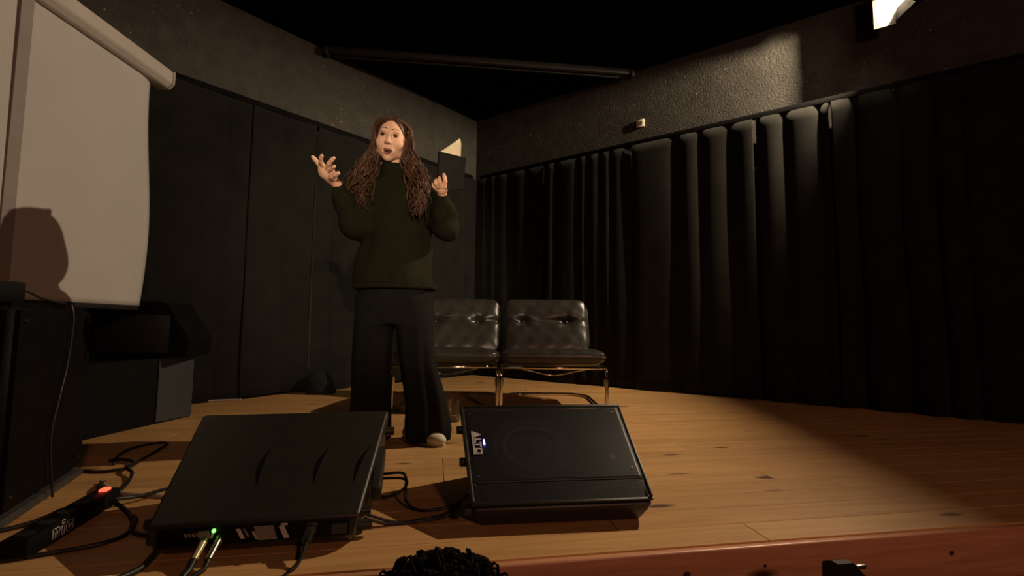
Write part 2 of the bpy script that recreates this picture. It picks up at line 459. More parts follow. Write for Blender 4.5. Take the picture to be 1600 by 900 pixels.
# ------------------------------------------------------------------ the setting
CX, CY = -0.470, 5.856
AL, AR = 0.865, 0.619
ZB, ZT = 2.464, 3.192
dL = Vector((-math.cos(AL), -math.sin(AL), 0)); nL = Vector((math.sin(AL), -math.cos(AL), 0))
dR = Vector((math.cos(AR), -math.sin(AR), 0)); nR = Vector((-math.sin(AR), -math.cos(AR), 0))
CORN = Vector((CX, CY, 0))
def wallbox(name, d, n, L, z0, z1, th, m, **kw):
    """slab whose face lies on the wall line and whose body is behind it"""
    bm = bmesh.new()
    p = [CORN - n*0 + d*(-0.0), CORN + d*L]
    q = [v - n*th for v in p]
    vs_ = []
    for z in (z0, z1):
        for v in (p[0], p[1], q[1], q[0]): vs_.append(bm.verts.new((v.x, v.y, z)))
    for f in ((0, 1, 2, 3), (7, 6, 5, 4), (0, 4, 5, 1), (1, 5, 6, 2), (2, 6, 7, 3), (3, 7, 4, 0)):
        bm.faces.new([vs_[i] for i in f])
    o = from_bm(name, bm, m)
    return o
wl = wallbox('wall_left', dL, nL, 6.2, -0.02, 3.30, 0.15, PLASTER)
tag(wl, 'dark speckled rough plaster wall band above the left curtains', 'wall', kind='structure')
wr = wallbox('wall_right', dR, nR, 6.6, -0.02, 3.30, 0.15, PLASTER)
tag(wr, 'dark speckled rough plaster wall band carrying the small cream socket', 'wall', kind='structure')
# ceiling: black panels
bm = bmesh.new(); add_box(bm, (0.3, 1.2, 3.262), (9.5, 10.5, 0.12))
ceil = from_bm('ceiling', bm, CEILM); tag(ceil, 'flat matt black ceiling above the stage', 'ceiling', kind='structure')

# stage floor: boards parallel to the front edge
ROT = math.atan2(1.448-1.202, 1.127+0.370)
U = Vector((math.cos(ROT), math.sin(ROT), 0)); Vv = Vector((-math.sin(ROT), math.cos(ROT), 0))
EDGE = Vector((-0.370, 1.202, 0))
def uv2w(u, v, z=0.0): return EDGE + U*u + Vv*v + Vector((0, 0, z))
stage = empty('floor', tuple(EDGE), ROT)
tag(stage, 'pine board stage floor with knots', 'floor', kind='structure')
bm = bmesh.new(); add_box(bm, (0.2, 2.75, -0.06), (8.6, 5.4, 0.06))
from_bm('stage_deck', bm, SLAB, stage)
def wall_limits(v):
    """u-range inside the two walls for a board row at distance v"""
    us = []
    for dw in (dL, dR):
        # CORN + dw*t = EDGE + U*u + V*v
        base = EDGE + Vv*v - CORN
        M = Matrix(((dw.x, -U.x), (dw.y, -U.y)))
        if abs(M.determinant()) < 1e-6: continue
        s_ = M.inverted() @ Vector((base.x, base.y))
        us.append((s_[0], s_[1]))
    return us
BW = 0.118
meshes = {}
def plank_mesh(L):
    k = round(L, 2)
    if k not in meshes:
        b_ = bmesh.new(); add_box(b_, (0, 0, -0.014), (L-0.002, BW-0.0012, 0.028), bev=0.0010, seg=1)
        me = bpy.data.meshes.new('plank'); bmesh.ops.recalc_face_normals(b_, faces=b_.faces); b_.to_mesh(me); b_.free(); me.materials.append(PINE)
        meshes[k] = me
    return meshes[k]
row = 0
v = BW/2
while True:
    lim = wall_limits(v)
    lo, hi = -3.4, 4.4
    (tl, ul), (tr, ur) = lim
    if tl > 0: lo = max(lo, ul)
    if tr > 0: hi = min(hi, ur)
    if tl <= 0 or tr <= 0: break
    if hi-lo < 0.3: break
    u = lo + 0.02; end = hi - 0.02
    first = random.choice([0.9, 1.3, 1.7, 2.1])
    while u < end - 0.01:
        L = min(first, end-u)
        if end-(u+L) < 0.4: L = end-u
        o = bpy.data.objects.new('plank', plank_mesh(L)); C.objects.link(o)
        o.parent = stage; o.location = (u+L/2, v, -0.0005*random.random())
        u += L; first = random.choice([1.5, 1.9, 2.4, 2.8])
    v += BW; row += 1

# stage front: red stained boards with a rounded nosing
front = empty('trim_1', tuple(EDGE), ROT)
tag(front, 'reddish stained pine board facing of the stage front', 'stage front', kind='structure')
for k in range(4):
    for (u0, u1) in ((-3.4, -0.9), (-0.9, 2.1), (2.1, 4.4)):
        b_ = bmesh.new(); add_box(b_, (0, 0, 0), (u1-u0-0.002, 0.024, 0.148-0.003), bev=0.006, seg=3)
        o = from_bm('facing_board', b_, FASCIA, front, smooth='auto')
        o.location = ((u0+u1)/2, -0.0135, -0.0015-0.0735-0.148*k)
KNOTM = mat('dark_knot_wood', (0.06, 0.020, 0.011), 0.5, var=0.3, scale=60)
for ku, kz, kr in ((0.852, -0.062, 0.010), (1.085, -0.055, 0.005), (1.70, -0.062, 0.008), (0.25, -0.10, 0.006)):
    bm = bmesh.new(); bmesh.ops.create_uvsphere(bm, u_segments=14, v_segments=8, radius=kr); bmesh.ops.scale(bm, vec=(1.15, 0.12, 0.9), verts=bm.verts)
    o = from_bm('knot', bm, KNOTM, front, smooth=True); o.location = (ku, -0.0256, kz)
bm = bmesh.new(); add_box(bm, (0.2, -0.5, -1.0), (9, 6.0, 0.1))
hf = from_bm('floor_house', bm, HOUSE); tag(hf, 'dark floor of the audience room below the stage', 'floor', kind='structure')

# beam across the ceiling corner
beam = empty('ceiling_beam', (0, 0, 0))
tag(beam, 'long black rail beam crossing the ceiling corner', 'beam')
pA = Vector((-1.855, 4.232, 0)); pB = Vector((1.285, 4.606, 0))
d = (pB-pA); Lb = d.length; ang = math.atan2(d.y, d.x)
mid = (pA+pB)/2
rm = Matrix.Rotation(ang, 3, 'Z')
box('rail', (mid.x, mid.y, 3.172), (Lb-0.16, 0.05, 0.056), BEAMM, beam, 0.006, rm)
nb = Vector((-math.sin(ang), math.cos(ang), 0))
box('lip', (mid.x+nb.x*0.06, mid.y+nb.y*0.06, 3.145), (Lb-0.20, 0.022, 0.014), BEAMM, beam, 0.003, rm)
for s_ in (-1, 1):
    box('end_plate', (mid.x+s_*d.normalized().x*(Lb/2-0.09), mid.y+s_*d.normalized().y*(Lb/2-0.09), 3.15), (0.03, 0.10, 0.07), BEAMM, beam, 0.004, rm)

# curtain rails with gliders
def rail(dw, nw, L0, L1, label):
    e = empty('curtain_rail', tuple(CORN + dw*((L0+L1)/2) + Vector((0, 0, ZB-0.05))))
    tag(e, label, 'curtain rail', 'black curtain rails')
    ang = math.atan2(dw.y, dw.x)
    b_ = bmesh.new(); add_box(b_, (0, 0, 0), (L1-L0, 0.035, 0.045), bev=0.004)
    o = from_bm('track', b_, BLACKM, e, smooth='auto'); o.rotation_euler = (0, 0, ang); o.location = nw*0.085
    gm = None
    o.data.materials[0] = mat('rail_matt_black', (0.004, 0.004, 0.004), 0.8, spec=0.1, var=0.1)
    t = L0+0.1
    while t < L1-0.05:
        if gm is None:
            b_ = bmesh.new(); add_box(b_, (0, 0, 0), (0.006, 0.006, 0.012), bev=0.002); 
            gm = from_bm('glider', b_, SOCK, e); o = gm
        else:
            o = gm.copy(); C.objects.link(o)
        o.location = dw*(t-(L0+L1)/2) + nw*0.085 + Vector((0, 0, -0.028))
        t += random.uniform(0.10, 0.34)
    return e
rail(dL, nL, 0.15, 4.3, 'black curtain rail with pale gliders below the left wall band')
rail(dR, nR, 0.15, 4.9, 'black curtain rail with pale gliders below the right wall band')

# curtains
def curtain(dw, nw, t0, t1, seed, label, folds=(0.16, 0.05), top=ZB-0.075, bunch=None, z0=0.012, origin=CORN, off=0.085):
    rg = random.Random(seed)
    e_org = origin + dw*((t0+t1)/2)
    ncol = max(30, int((t1-t0)/0.0085)); nrow = 26
    per, amp = folds
    # irregular fold phase
    #ks = [(rg.uniform(0.6, 1.4)/per*2*math.pi*f, rg.uniform(0, 6.28), w) for f, w in ((0.45, 0.5), (1.0, 1.0), (1.7, 0.35), (2.6, 0.16))]
    V = []; 
    for j in range(nrow+1):
        fz = j/nrow
        z = z0 + (top-z0)*fz
        for i in range(ncol+1):
            s = i/ncol
            t = t0 + (t1-t0)*s
            lean = 0.02*math.sin(3*t+seed)*(1-fz)
            ph = 2*math.pi/per*(t + lean) + 1.9*math.sin(1.3*t/per+seed) + 0.8*math.sin(2.9*t/per+2*seed) + 0.5*(1-fz)*math.sin(2.1*t+seed)
            w = 2*abs(math.sin(ph/2))**0.55 - 1.2
            a_ = amp*(0.6+0.4*math.sin(2.3*t+seed)**2)*(0.70+0.30*(1-fz)**0.6)
            o_ = w*a_ + 0.010*math.sin(7*t+4*fz+seed)*(1-fz)
            if j == nrow: o_ *= 0.8
            tt = t + 0.006*math.sin(9*fz+seed+t*4)*(1-fz)
            zz = z + (0.010*math.sin(5*t+seed) if j == 0 else 0)
            P = origin + dw*tt + nw*(off + 0.012 + max(-0.055, o_)) - e_org
            V.append((P.x, P.y, zz))
    F = []
    for j in range(nrow):
        for i in range(ncol):
            a = j*(ncol+1)+i
            F.append((a, a+1, a+ncol+2, a+ncol+1))
    me = np_mesh('stage_curtain', V, F)
    o = link('stage_curtain', me, CURT)
    o.location = e_org
    md = o.modifiers.new('thickness', 'SOLIDIFY'); md.thickness = 0.003
    tag(o, label, 'curtain', 'black stage curtains')
    return o
curtain(dL, nL, 0.07, 2.13, 1, 'black stage curtain on the left wall running behind the standing woman', (0.34, 0.020))
curtain(dL, nL, 2.155, 2.69, 2, 'narrow black stage curtain between the split left of the woman and the bulging fold', (0.40, 0.018))
curtain(dL, nL, 2.70, 4.35, 3, 'broad nearly flat black stage curtain beside the projection screen', (0.75, 0.018))
curtain(dR, nR, 0.07, 1.06, 4, 'black stage curtain behind the two chairs right of the room corner', (0.22, 0.026))
curtain(dR, nR, 1.075, 2.085, 5, 'tightly gathered black stage curtain rising behind the right chair', (0.16, 0.036))
curtain(dR, nR, 2.10, 3.18, 6, 'black stage curtain with broad lit folds right of the chairs', (0.30, 0.038))
curtain(dR, nR, 3.20, 3.72, 7, 'black stage curtain panel under the unlit end of the wall band', (0.26, 0.036))
curtain(dR, nR, 3.74, 4.9, 8, 'black stage curtain lost in the dark at the far right', (0.24, 0.050))
# wing curtain at the right end of the stage
wo = Vector((3.42, 2.78, 0)); wdv = Vector((-0.16, -1.0, 0)).normalized(); wn = Vector((-wdv.y*-1, 0, 0))
curtain(wdv, Vector((-1, 0.16, 0)).normalized(), 0.0, 1.45, 9, 'black wing curtain closing the right end of the stage', (0.24, 0.05), origin=wo, off=0.0)

# wall socket
e = CORN + dR*((1.285-CX)/math.cos(AR))
so = empty('wall_socket', (e.x, e.y, 2.641), -AR)
tag(so, 'small square cream power socket on the dark plaster band', 'socket')
box('plate', (0, -0.009, 0), (0.082, 0.018, 0.082), SOCK, so, 0.008)
bm = bmesh.new(); add_cyl(bm, (0, -0.0185, 0), (0, -0.0195, 0), 0.024, seg=20); from_bm('recess', bm, mat('socket_recess', (0.16, 0.12, 0.08), 0.5, var=0.05), so)
for s_ in (-1, 1):
    bm = bmesh.new(); add_cyl(bm, (s_*0.010, -0.0195, 0), (s_*0.010, -0.021, 0), 0.004, seg=8); from_bm('contact_hole', bm, BLACKM, so)

# ------------------------------------------------------------------ the floodlight
fl = empty('floodlight', tuple(LAMP))
tag(fl, 'glowing stage floodlight with barn doors hanging at the top right', 'lamp')
fl.rotation_euler = (0, 0, R(172))          # local +X is the beam direction
def plate(name, pts, th, m, parent):
    bm = bmesh.new()
    P = [Vector(p) for p in pts]
    n = (P[1]-P[0]).cross(P[2]-P[0]).normalized()*th/2
    a = [bm.verts.new(p+n) for p in P]; b = [bm.verts.new(p-n) for p in P]
    bm.faces.new(a); bm.faces.new(b[::-1])
    for i in range(len(P)):
        j = (i+1) % len(P); bm.faces.new((a[i], b[i], b[j], a[j]))
    return from_bm(name, bm, m, parent)
hb = empty('housing', (0, 0, 0)); hb.parent = fl
HB, HW, HH, HF = -0.10, 0.11, 0.085, 0.025
box('back_plate', (HB, 0, 0), (0.008, 2*HW, 2*HH), BLACKM, hb)
for s_ in (-1, 1):
    box('side_plate', ((HB+HF)/2, s_*HW, 0), (HF-HB, 0.006, 2*HH), BLACKM, hb)
    box('top_plate', ((HB+HF)/2, 0, s_*HH), (HF-HB, 2*HW+0.006, 0.006), BLACKM, hb)
# barn doors
for s_, dl, da in ((-1, 0.14, 26), (1, 0.07, 30)):
    ex, ey = HF+dl*math.cos(R(da)), s_*(HW+dl*math.sin(R(da)))
    plate('side_door', [(HF, s_*HW, -HH-0.12), (HF, s_*HW, HH), (ex, ey, HH+0.02), (ex, ey, -HH-0.12)], 0.003, BLACKM, fl)
plate('top_door', [(HF, -HW, HH), (HF, HW, HH), (HF+0.10, HW+0.02, 0.000), (HF+0.10, -HW-0.02, 0.000)], 0.003, BLACKM, fl)
plate('bottom_door', [(HF, -HW, -HH), (HF, HW, -HH), (HF+0.012, HW+0.02, -HH-0.10), (HF+0.012, -HW-0.02, -HH-0.10)], 0.003, BLACKM, fl)
bm = bmesh.new(); bmesh.ops.create_uvsphere(bm, u_segments=16, v_segments=10, radius=0.028); bmesh.ops.scale(bm, vec=(0.8, 1.3, 0.8), verts=bm.verts)
bl = from_bm('bulb', bm, BULB, fl, smooth=True); bl.location = (-0.070, 0, 0)
bm = bmesh.new(); add_tube(bm, round_corners([(-0.03, -HW-0.004, 0), (-0.03, -HW-0.03, 0.0), (-0.03, -HW-0.03, 0.12), (-0.03, HW+0.03, 0.12), (-0.03, HW+0.03, 0), (-0.03, HW+0.004, 0)], 0.03), 0.008)
from_bm('yoke', bm, BLACKM, fl, smooth=True)
cyl('hanger', (-0.03, 0, 0.115), (-0.03, 0, 3.20-LAMP.z), 0.014, BLACKM, fl)
pl = bpy.data.lights.new('floodlight_light', 'POINT'); pl.energy = LAMP_POWER; pl.color = LAMP_COL; pl.shadow_soft_size = 0.014
po = bpy.data.objects.new('floodlight_light', pl); C.objects.link(po); po.parent = fl; po.location = (-0.016, 0, 0)

# ------------------------------------------------------------------ projection screen on the left
scr = empty('projection_screen', (-2.15, 1.83, 0))
tag(scr, 'white roll-down projection screen with cream case at the left', 'screen')
SX = 0.0
Y0, Y1 = -0.72, 0.93            # along world y, relative to the empty
# cloth with a slightly wavy far edge
V = []; F = []
ny, nz = 60, 40
for j in range(nz+1):
    z = 0.690 + (2.06-0.690)*j/nz
    for i in range(ny+1):
        s = i/ny
        y = Y0 + (Y1-0.035-Y0)*s
        edge = max(0, (s-0.93)/0.07)
        x = 0.010*math.sin(2.0*z)*s - 0.022*edge**2*(0.6+0.6*math.sin(4.3*z)) 
        V.append((x, y - 0.012*edge*math.sin(3*z+1), z))
for j in range(nz):
    for i in range(ny):
        a = j*(ny+1)+i; F.append((a, a+1, a+ny+2, a+ny+1))
me = np_mesh('screen_cloth', V, F); o = link('screen_cloth', me, SCREENM, scr)
md = o.modifiers.new('thickness', 'SOLIDIFY'); md.thickness = 0.002
# case: box with a sloping underside
def xprism(name, poly, y0, y1, m, parent, bev=0.0):
    bm = bmesh.new()
    a = [bm.verts.new((x, y0, z)) for x, z in poly]; b = [bm.verts.new((x, y1, z)) for x, z in poly]
    bm.faces.new(a); bm.faces.new(b[::-1])
    for i in range(len(poly)):
        j = (i+1) % len(poly); bm.faces.new((a[i], b[i], b[j], a[j]))
    if bev: bmesh.ops.bevel(bm, geom=list(bm.edges), offset=bev, segments=2, affect='EDGES')
    return from_bm(name, bm, m, parent, smooth='auto' if bev else False)
xprism('case', [(-0.06, 2.035), (0.022, 2.035), (0.050, 2.063), (0.050, 2.138), (-0.06, 2.138)], Y0, Y1+0.03, CASEM, scr, 0.004)
xprism('end_cap', [(-0.064, 2.03), (0.024, 2.03), (0.054, 2.060), (0.054, 2.142), (-0.064, 2.142)], Y1+0.03, Y1+0.045, CASEM, scr, 0.003)
box('weight_bar', (0.0, (Y0+Y1-0.06)/2, 0.680), (0.024, Y1-0.06-Y0, 0.026), BLACKM, scr, 0.004)
box('shadow_strip', (0.010, 0.135, 1.385), (0.004, 0.052, 1.30), SHADEM, scr)  # thin slab standing in for an upright shadow cast on the cloth
cyl('hook', (-0.01, Y1-0.05, 2.138), (-0.01, Y1-0.05, 3.20), 0.0012, BLACKM, scr, seg=6)
cyl('hook', (-0.01, Y0+0.1, 2.138), (-0.01, Y0+0.1, 3.20), 0.0012, BLACKM, scr, seg=6)

# ------------------------------------------------------------------ lounge chairs
def cushion_mesh(w, L, th, tufts, seed, roll=None, n=(44, 40), corner=0.07):
    """padded leather cushion: x across, y along, z thickness; rounded corners; tufts = dimple points; roll = crease position along y"""
    V = []; F = []
    nx, ny = n
    rg = random.Random(seed)
    def top(x, y):
        ex = 1-(abs(x)/(w/2))**8; ey = 1-(abs(y-L/2)/(L/2))**8
        z = th*0.5*(max(0, ex)**0.45)*(max(0, ey)**0.45)
        for tx, ty, dep, rad in tufts:
            dd = math.hypot(x-tx, (y-ty)*1.2)
            z -= dep*math.exp(-(dd/rad)**2)
            # creases fanning from the buttons
            a = math.atan2(y-ty, x-tx)
            z -= dep*0.16*math.exp(-(dd/(rad*3.0))**2)*(0.5+0.5*math.cos(a*5+seed))
        if roll:
            for ry, dep, rad in roll:
                z -= dep*math.exp(-((y-ry-0.006*math.sin(x*16+seed))/rad)**2)*(0.65+0.35*math.cos(x*13+seed))
        z += 0.0022*math.sin(x*45+seed+9*y)*math.sin(y*38+seed*2)
        return z
    idx = {}
    for sgn in (1, -1):
        for j in range(ny+1):
            for i in range(nx+1):
                a = math.sin(math.pi/2*(-1+2*i/nx)); b = math.sin(math.pi/2*(-1+2*j/ny))
                # squircle-ish corner rounding
                x = a*w/2; y = L/2 + b*L/2
                cx, cy = w/2-corner, L/2-corner
                dx, dy = abs(x)-cx, abs(y-L/2)-cy
                if dx > 0 and dy > 0:
                    m = max(dx, dy); q = math.hypot(dx, dy)
                    f = m/q
                    x = math.copysign(cx+dx*f, x); y = L/2+math.copysign(cy+dy*f, y-L/2)
                rim = i in (0, nx) or j in (0, ny)
                if sgn == -1 and rim:
                    idx[(sgn, i, j)] = idx[(1, i, j)]; continue
                z = 0 if rim else (top(x, y) if sgn == 1 else -th*0.5*(max(0, 1-abs(a)**8)**0.45)*(max(0, 1-abs(b)**8)**0.45))
                idx[(sgn, i, j)] = len(V); V.append((x, y, z))
        for j in range(ny):
            for i in range(nx):
                q = [idx[(sgn, i, j)], idx[(sgn, i+1, j)], idx[(sgn, i+1, j+1)], idx[(sgn, i, j+1)]]
                F.append(q if sgn == 1 else q[::-1])
    return np_mesh('cushion', V, F)
def rim_path(w, L, corner, n=6):
    P = [(-w/2, 0, 0), (w/2, 0, 0), (w/2, L, 0), (-w/2, L, 0)]
    return round_corners(P, corner*1.2, n, closed=True)

def make_chair(name, label, loc, rz, seed):
    ch = empty(name, loc, rz)
    tag(ch, label, 'chair', 'black leather lounge chairs')
    W = 0.715; hw = W/2; r = 0.0125
    zf = 0.315
    # continuous tube: side loops with floor runners joined at the back
    fr = [(-hw, 0.0, zf), (-hw, 0.0, r), (-hw, 0.86, r), (hw, 0.86, r), (hw, 0.0, r), (hw, 0.0, zf)]
    # front legs rise and bend back under the seat
    left = round_corners([(-hw+0.05, 0.62, zf-0.03), (-hw, 0.10, zf), (-hw, 0.0, zf-0.02), (-hw, 0.0, r), (-hw, 0.78, r), (-hw+0.12, 0.90, r), (hw-0.12, 0.90, r), (hw, 0.78, r), (hw, 0.0, r), (hw, 0.0, zf-0.02), (hw, 0.10, zf), (hw-0.05, 0.62, zf-0.03)], 0.05, 6)
    bm = bmesh.new(); add_tube(bm, left, r, 10); from_bm('base_frame', bm, METAL, ch, smooth=True)
    for s_ in (-1, 1):
        bm = bmesh.new(); add_cyl(bm, (s_*hw, -0.0, zf-0.125), (s_*hw, -0.0, zf-0.075), r*1.45, seg=14); from_bm('collar', bm, METAL, ch, smooth='auto')
        bm = bmesh.new(); add_cyl(bm, (s_*hw, 0.05, -0.000), (s_*hw, 0.09, -0.000), 0.006, seg=8)
        bm.free()
    # seat frame tube: front bar and sling frame up the back
    sf = round_corners([(-hw+0.02, 0.02, zf+0.004), (hw-0.02, 0.02, zf+0.004)], 0.02)
    bm = bmesh.new(); add_tube(bm, [(-hw+0.0, 0.005, zf), (0, 0.0, zf-0.002), (hw-0.0, 0.005, zf)], r*0.9, 10); from_bm('front_bar', bm, METAL, ch, smooth=True)
    # sagging wire below the front bar
    wire = [(-hw+0.14, 0.02, zf-0.012), (-hw+0.22, 0.03, zf-0.028), (0.0, 0.05, zf-0.055), (hw-0.22, 0.03, zf-0.028), (hw-0.14, 0.02, zf-0.012)]
    tube('under_strap', wire, 0.0045, METAL, ch)
    # seat cushion
    sw = 0.715
    me = cushion_mesh(sw, 0.62, 0.125, [(-0.16, 0.33, 0.02, 0.05), (0.16, 0.33, 0.02, 0.05)], seed, corner=0.06, n=(60, 50))
    sT = Matrix.Translation((0, -0.025, zf+0.074)) @ Matrix.Rotation(R(-4), 4, 'X')
    me.transform(sT)
    s = link('seat', me, LEATHER, ch)
    bm = bmesh.new(); add_tube(bm, [sT @ p for p in rim_path(sw+0.004, 0.622, 0.05)], 0.0055, 6, closed=True); from_bm('piping', bm, LEATHER, s, smooth=True)
    # backrest, leaning back
    bw, bl = 0.685, 0.475
    me = cushion_mesh(bw, bl, 0.105, [(-0.185, 0.27, 0.034, 0.040), (0.165, 0.27, 0.034, 0.040)], seed+3, roll=[(0.275, 0.026, 0.020)], corner=0.10, n=(60, 56))
    bT = Matrix.Translation((0, 0.575, zf+0.055)) @ Matrix.Rotation(R(68), 4, 'X')
    me.transform(bT)
    b = link('backrest', me, LEATHER, ch)
    bm = bmesh.new(); add_tube(bm, [bT @ p for p in rim_path(bw+0.004, bl+0.002, 0.10)], 0.006, 6, closed=True); from_bm('piping', bm, LEATHER, b, smooth=True)
    bm = bmesh.new()
    for tx in (-0.185, 0.165):
        r_ = bmesh.ops.create_uvsphere(bm, u_segments=12, v_segments=8, radius=0.013)
        bmesh.ops.scale(bm, vec=(1, 1, 0.5), verts=r_['verts']); bmesh.ops.translate(bm, vec=(tx, 0.27, 0.022), verts=r_['verts'])
    bmesh.ops.transform(bm, matrix=bT, verts=bm.verts)
    # one button per mesh
    bm.free()
    for tx in (-0.185, 0.165):
        bm = bmesh.new(); bmesh.ops.create_uvsphere(bm, u_segments=12, v_segments=8, radius=0.013)
        bmesh.ops.scale(bm, vec=(1, 1, 0.5), verts=bm.verts); bmesh.ops.translate(bm, vec=(tx, 0.27, 0.018), verts=bm.verts)
        bmesh.ops.transform(bm, matrix=bT, verts=bm.verts)
        from_bm('button', bm, LEATHER, b, smooth=True)
    # back frame tube behind the cushion
    def bp(x, y, z): return bT @ Vector((x, y, z))
    bf = round_corners([(-hw+0.05, 0.58, zf-0.03), bp(-bw/2+0.02, 0.05, -0.06), bp(-bw/2+0.02, bl-0.02, -0.06), bp(bw/2-0.02, bl-0.02, -0.06), bp(bw/2-0.02, 0.05, -0.06), (hw-0.05, 0.58, zf-0.03)], 0.08, 6)
    bm = bmesh.new(); add_tube(bm, bf, r*0.9, 8); from_bm('back_frame', bm, METAL, ch, smooth=True)
    return ch
make_chair('lounge_chair', 'black leather tubular lounge chair on the right, fully in view', (0.288, 3.215, 0), R(0.5), 2)
make_chair('lounge_chair', 'black leather tubular lounge chair half hidden behind the woman', (-0.452, 3.235, 0), R(-0.6), 5)

# ------------------------------------------------------------------ drinking glasses by the chairs
def drinking_glass(loc, hgt, rad, label):
    g = empty('drinking_glass', loc); tag(g, label, 'glass', 'glasses on the stage floor')
    prof = [(0.0, 0.0), (rad*0.86, 0.0), (rad*0.90, 0.004), (rad, hgt), (rad-0.002, hgt), (rad*0.88-0.002, 0.012), (0.0, 0.010)]
    bm = bmesh.new(); seg = 28; rings = []
    for r_, z in prof:
        if r_ == 0: rings.append([bm.verts.new((0, 0, z))])
        else: rings.append([bm.verts.new((r_*math.cos(2*math.pi*k/seg), r_*math.sin(2*math.pi*k/seg), z)) for k in range(seg)])
    for a, b in zip(rings, rings[1:]):
        for k in range(seg):
            j = (k+1) % seg
            if len(a) == 1: bm.faces.new((a[0], b[k], b[j]))
            elif len(b) == 1: bm.faces.new((a[k], a[j], b[0]))
            else: bm.faces.new((a[k], a[j], b[j], b[k]))
    from_bm('glass_body', bm, GLASS, g, smooth='auto')
    bm = bmesh.new(); add_cyl(bm, (0, 0, 0.0125), (0, 0, 0.036), rad*0.87-0.0025, rad*0.89-0.0025, 28); from_bm('water', bm, WATER, g, smooth='auto')
    return g
drinking_glass((-0.353, 2.985, 0), 0.135, 0.036, 'clear tumbler with a little water standing by the trouser hem')
drinking_glass((-0.415, 3.06, 0), 0.125, 0.033, 'clear tumbler almost hidden behind the trouser leg')

# ------------------------------------------------------------------ floor monitors
def wedge_body(parent, prof, L, m, taper=0.94, ztaper=0.10, bev=0.012, name='cabinet', fs=0.9):
    """profile in (y,z), extruded along x; the lower points are drawn in"""
    bm = bmesh.new()
    A, B = [], []
    for y, z in prof:
        k = (taper + (1-taper)*min(1, z/ztaper)) * (fs + (1-fs)*min(1, max(0, y/0.39)))
        A.append(bm.verts.new((-L/2*k, y, z))); B.append(bm.verts.new((L/2*k, y, z)))
    bm.faces.new(A[::-1]); bm.faces.new(B)
    n = len(prof)
    for i in range(n):
        j = (i+1) % n
        bm.faces.new((A[i], A[j], B[j], B[i]))
    bmesh.ops.recalc_face_normals(bm, faces=bm.faces)
    if bev: bmesh.ops.bevel(bm, geom=list(bm.edges), offset=bev, segments=3, affect='EDGES', profile=0.6)
    return from_bm(name, bm, m, parent, smooth='auto')
def slopeM(y0, z0, y1, z1):
    """frame lying on the sloping face: x along, y up the slope, z out"""
    s = Vector((0, y1-y0, z1-z0)).normalized(); x = Vector((1, 0, 0)); n = x.cross(s)
    M = Matrix((x, s, n)).transposed().to_4x4(); M.translation = (0, y0, z0)
    return M

# left monitor, its back towards the camera
lm = empty('floor_monitor', (-0.655, 1.262, 0), R(11))
tag(lm, 'black plastic floor monitor seen from its back, with connectors and green light', 'speaker', 'stage monitor speakers')
LP = [(0.050, 0.0), (0.004, 0.034), (0.0, 0.090), (0.395, 0.292), (0.430, 0.280), (0.50, 0.0)]
cab = wedge_body(lm, LP, 0.60, PLAST, taper=0.90, ztaper=0.085, bev=0.010, fs=0.85)
S = slopeM(0.0, 0.090, 0.395, 0.292)
sl_len = math.hypot(0.395, 0.202)
# crescent-shaped ribs moulded into the back
for cx in (-0.035, 0.115, 0.225):
    pts = []
    for k in range(13):
        t = k/12
        pts.append(S @ Vector((cx*(1+0.15*t) - 0.006*math.sin(math.pi*t), 0.120 + 0.150*t, 0.0012)))
    bm = bmesh.new(); add_tube(bm, pts, lambda t: 0.0015+0.0085*math.sin(math.pi*t)**1.5, 8, flat=0.35); from_bm('moulded_rib', bm, PLAST2, lm, smooth=True)
# end handles, feet and corner guards
for s_ in (-1, 1):
    bm = bmesh.new(); add_box(bm, (s_*0.283, 0.25, 0.125), (0.030, 0.20, 0.050), Matrix.Rotation(R(24), 3, 'X'), 0.008); h_ = from_bm('side_handle', bm, PLAST, lm, smooth='auto')
    for yy, zz in ((0.050, 0.080), (0.075, 0.032), (0.40, 0.22)):
        bm = bmesh.new(); xo = 0.228 + 0.12*yy; add_cyl(bm, (s_*xo, yy, zz), (s_*(xo+0.045), yy, zz), 0.016, 0.014, 18); from_bm('rubber_foot', bm, PLAST, lm, smooth='auto')
    for yy in (0.10, 0.42):
        bm = bmesh.new(); add_cyl(bm, (s_*0.24, yy, 0.004), (s_*0.24, yy, -0.0), 0.014, seg=14); from_bm('rubber_foot', bm, CABLE, lm, smooth='auto')
# connector panel on the undercut rear
Pm = slopeM(0.050, 0.0, 0.004, 0.034)
def face_M(x, y, z, nrm):
    n = Vector(nrm).normalized(); x_ = Vector((1, 0, 0)); y_ = n.cross(x_)
    M = Matrix((x_, y_, n)).transposed().to_4x4(); M.translation = (x, y, z)
    return M
PN = (0, -1, 0.06)
panel = box('connector_panel', (0, 0.0005, 0.060), (0.46, 0.006, 0.044), PLAST2, lm, 0.002)
def on_panel(name, x, z, w, h_, m, d=0.0012, shear=0.0, parent=None):
    return prism(name, [(x-w/2, z-h_/2), (x+w/2, z-h_/2), (x+w/2-shear, z+h_/2), (x-w/2-shear, z+h_/2)], 0.0012, m, parent or panel, Matrix.Translation((0, -0.0048-d, 0)))
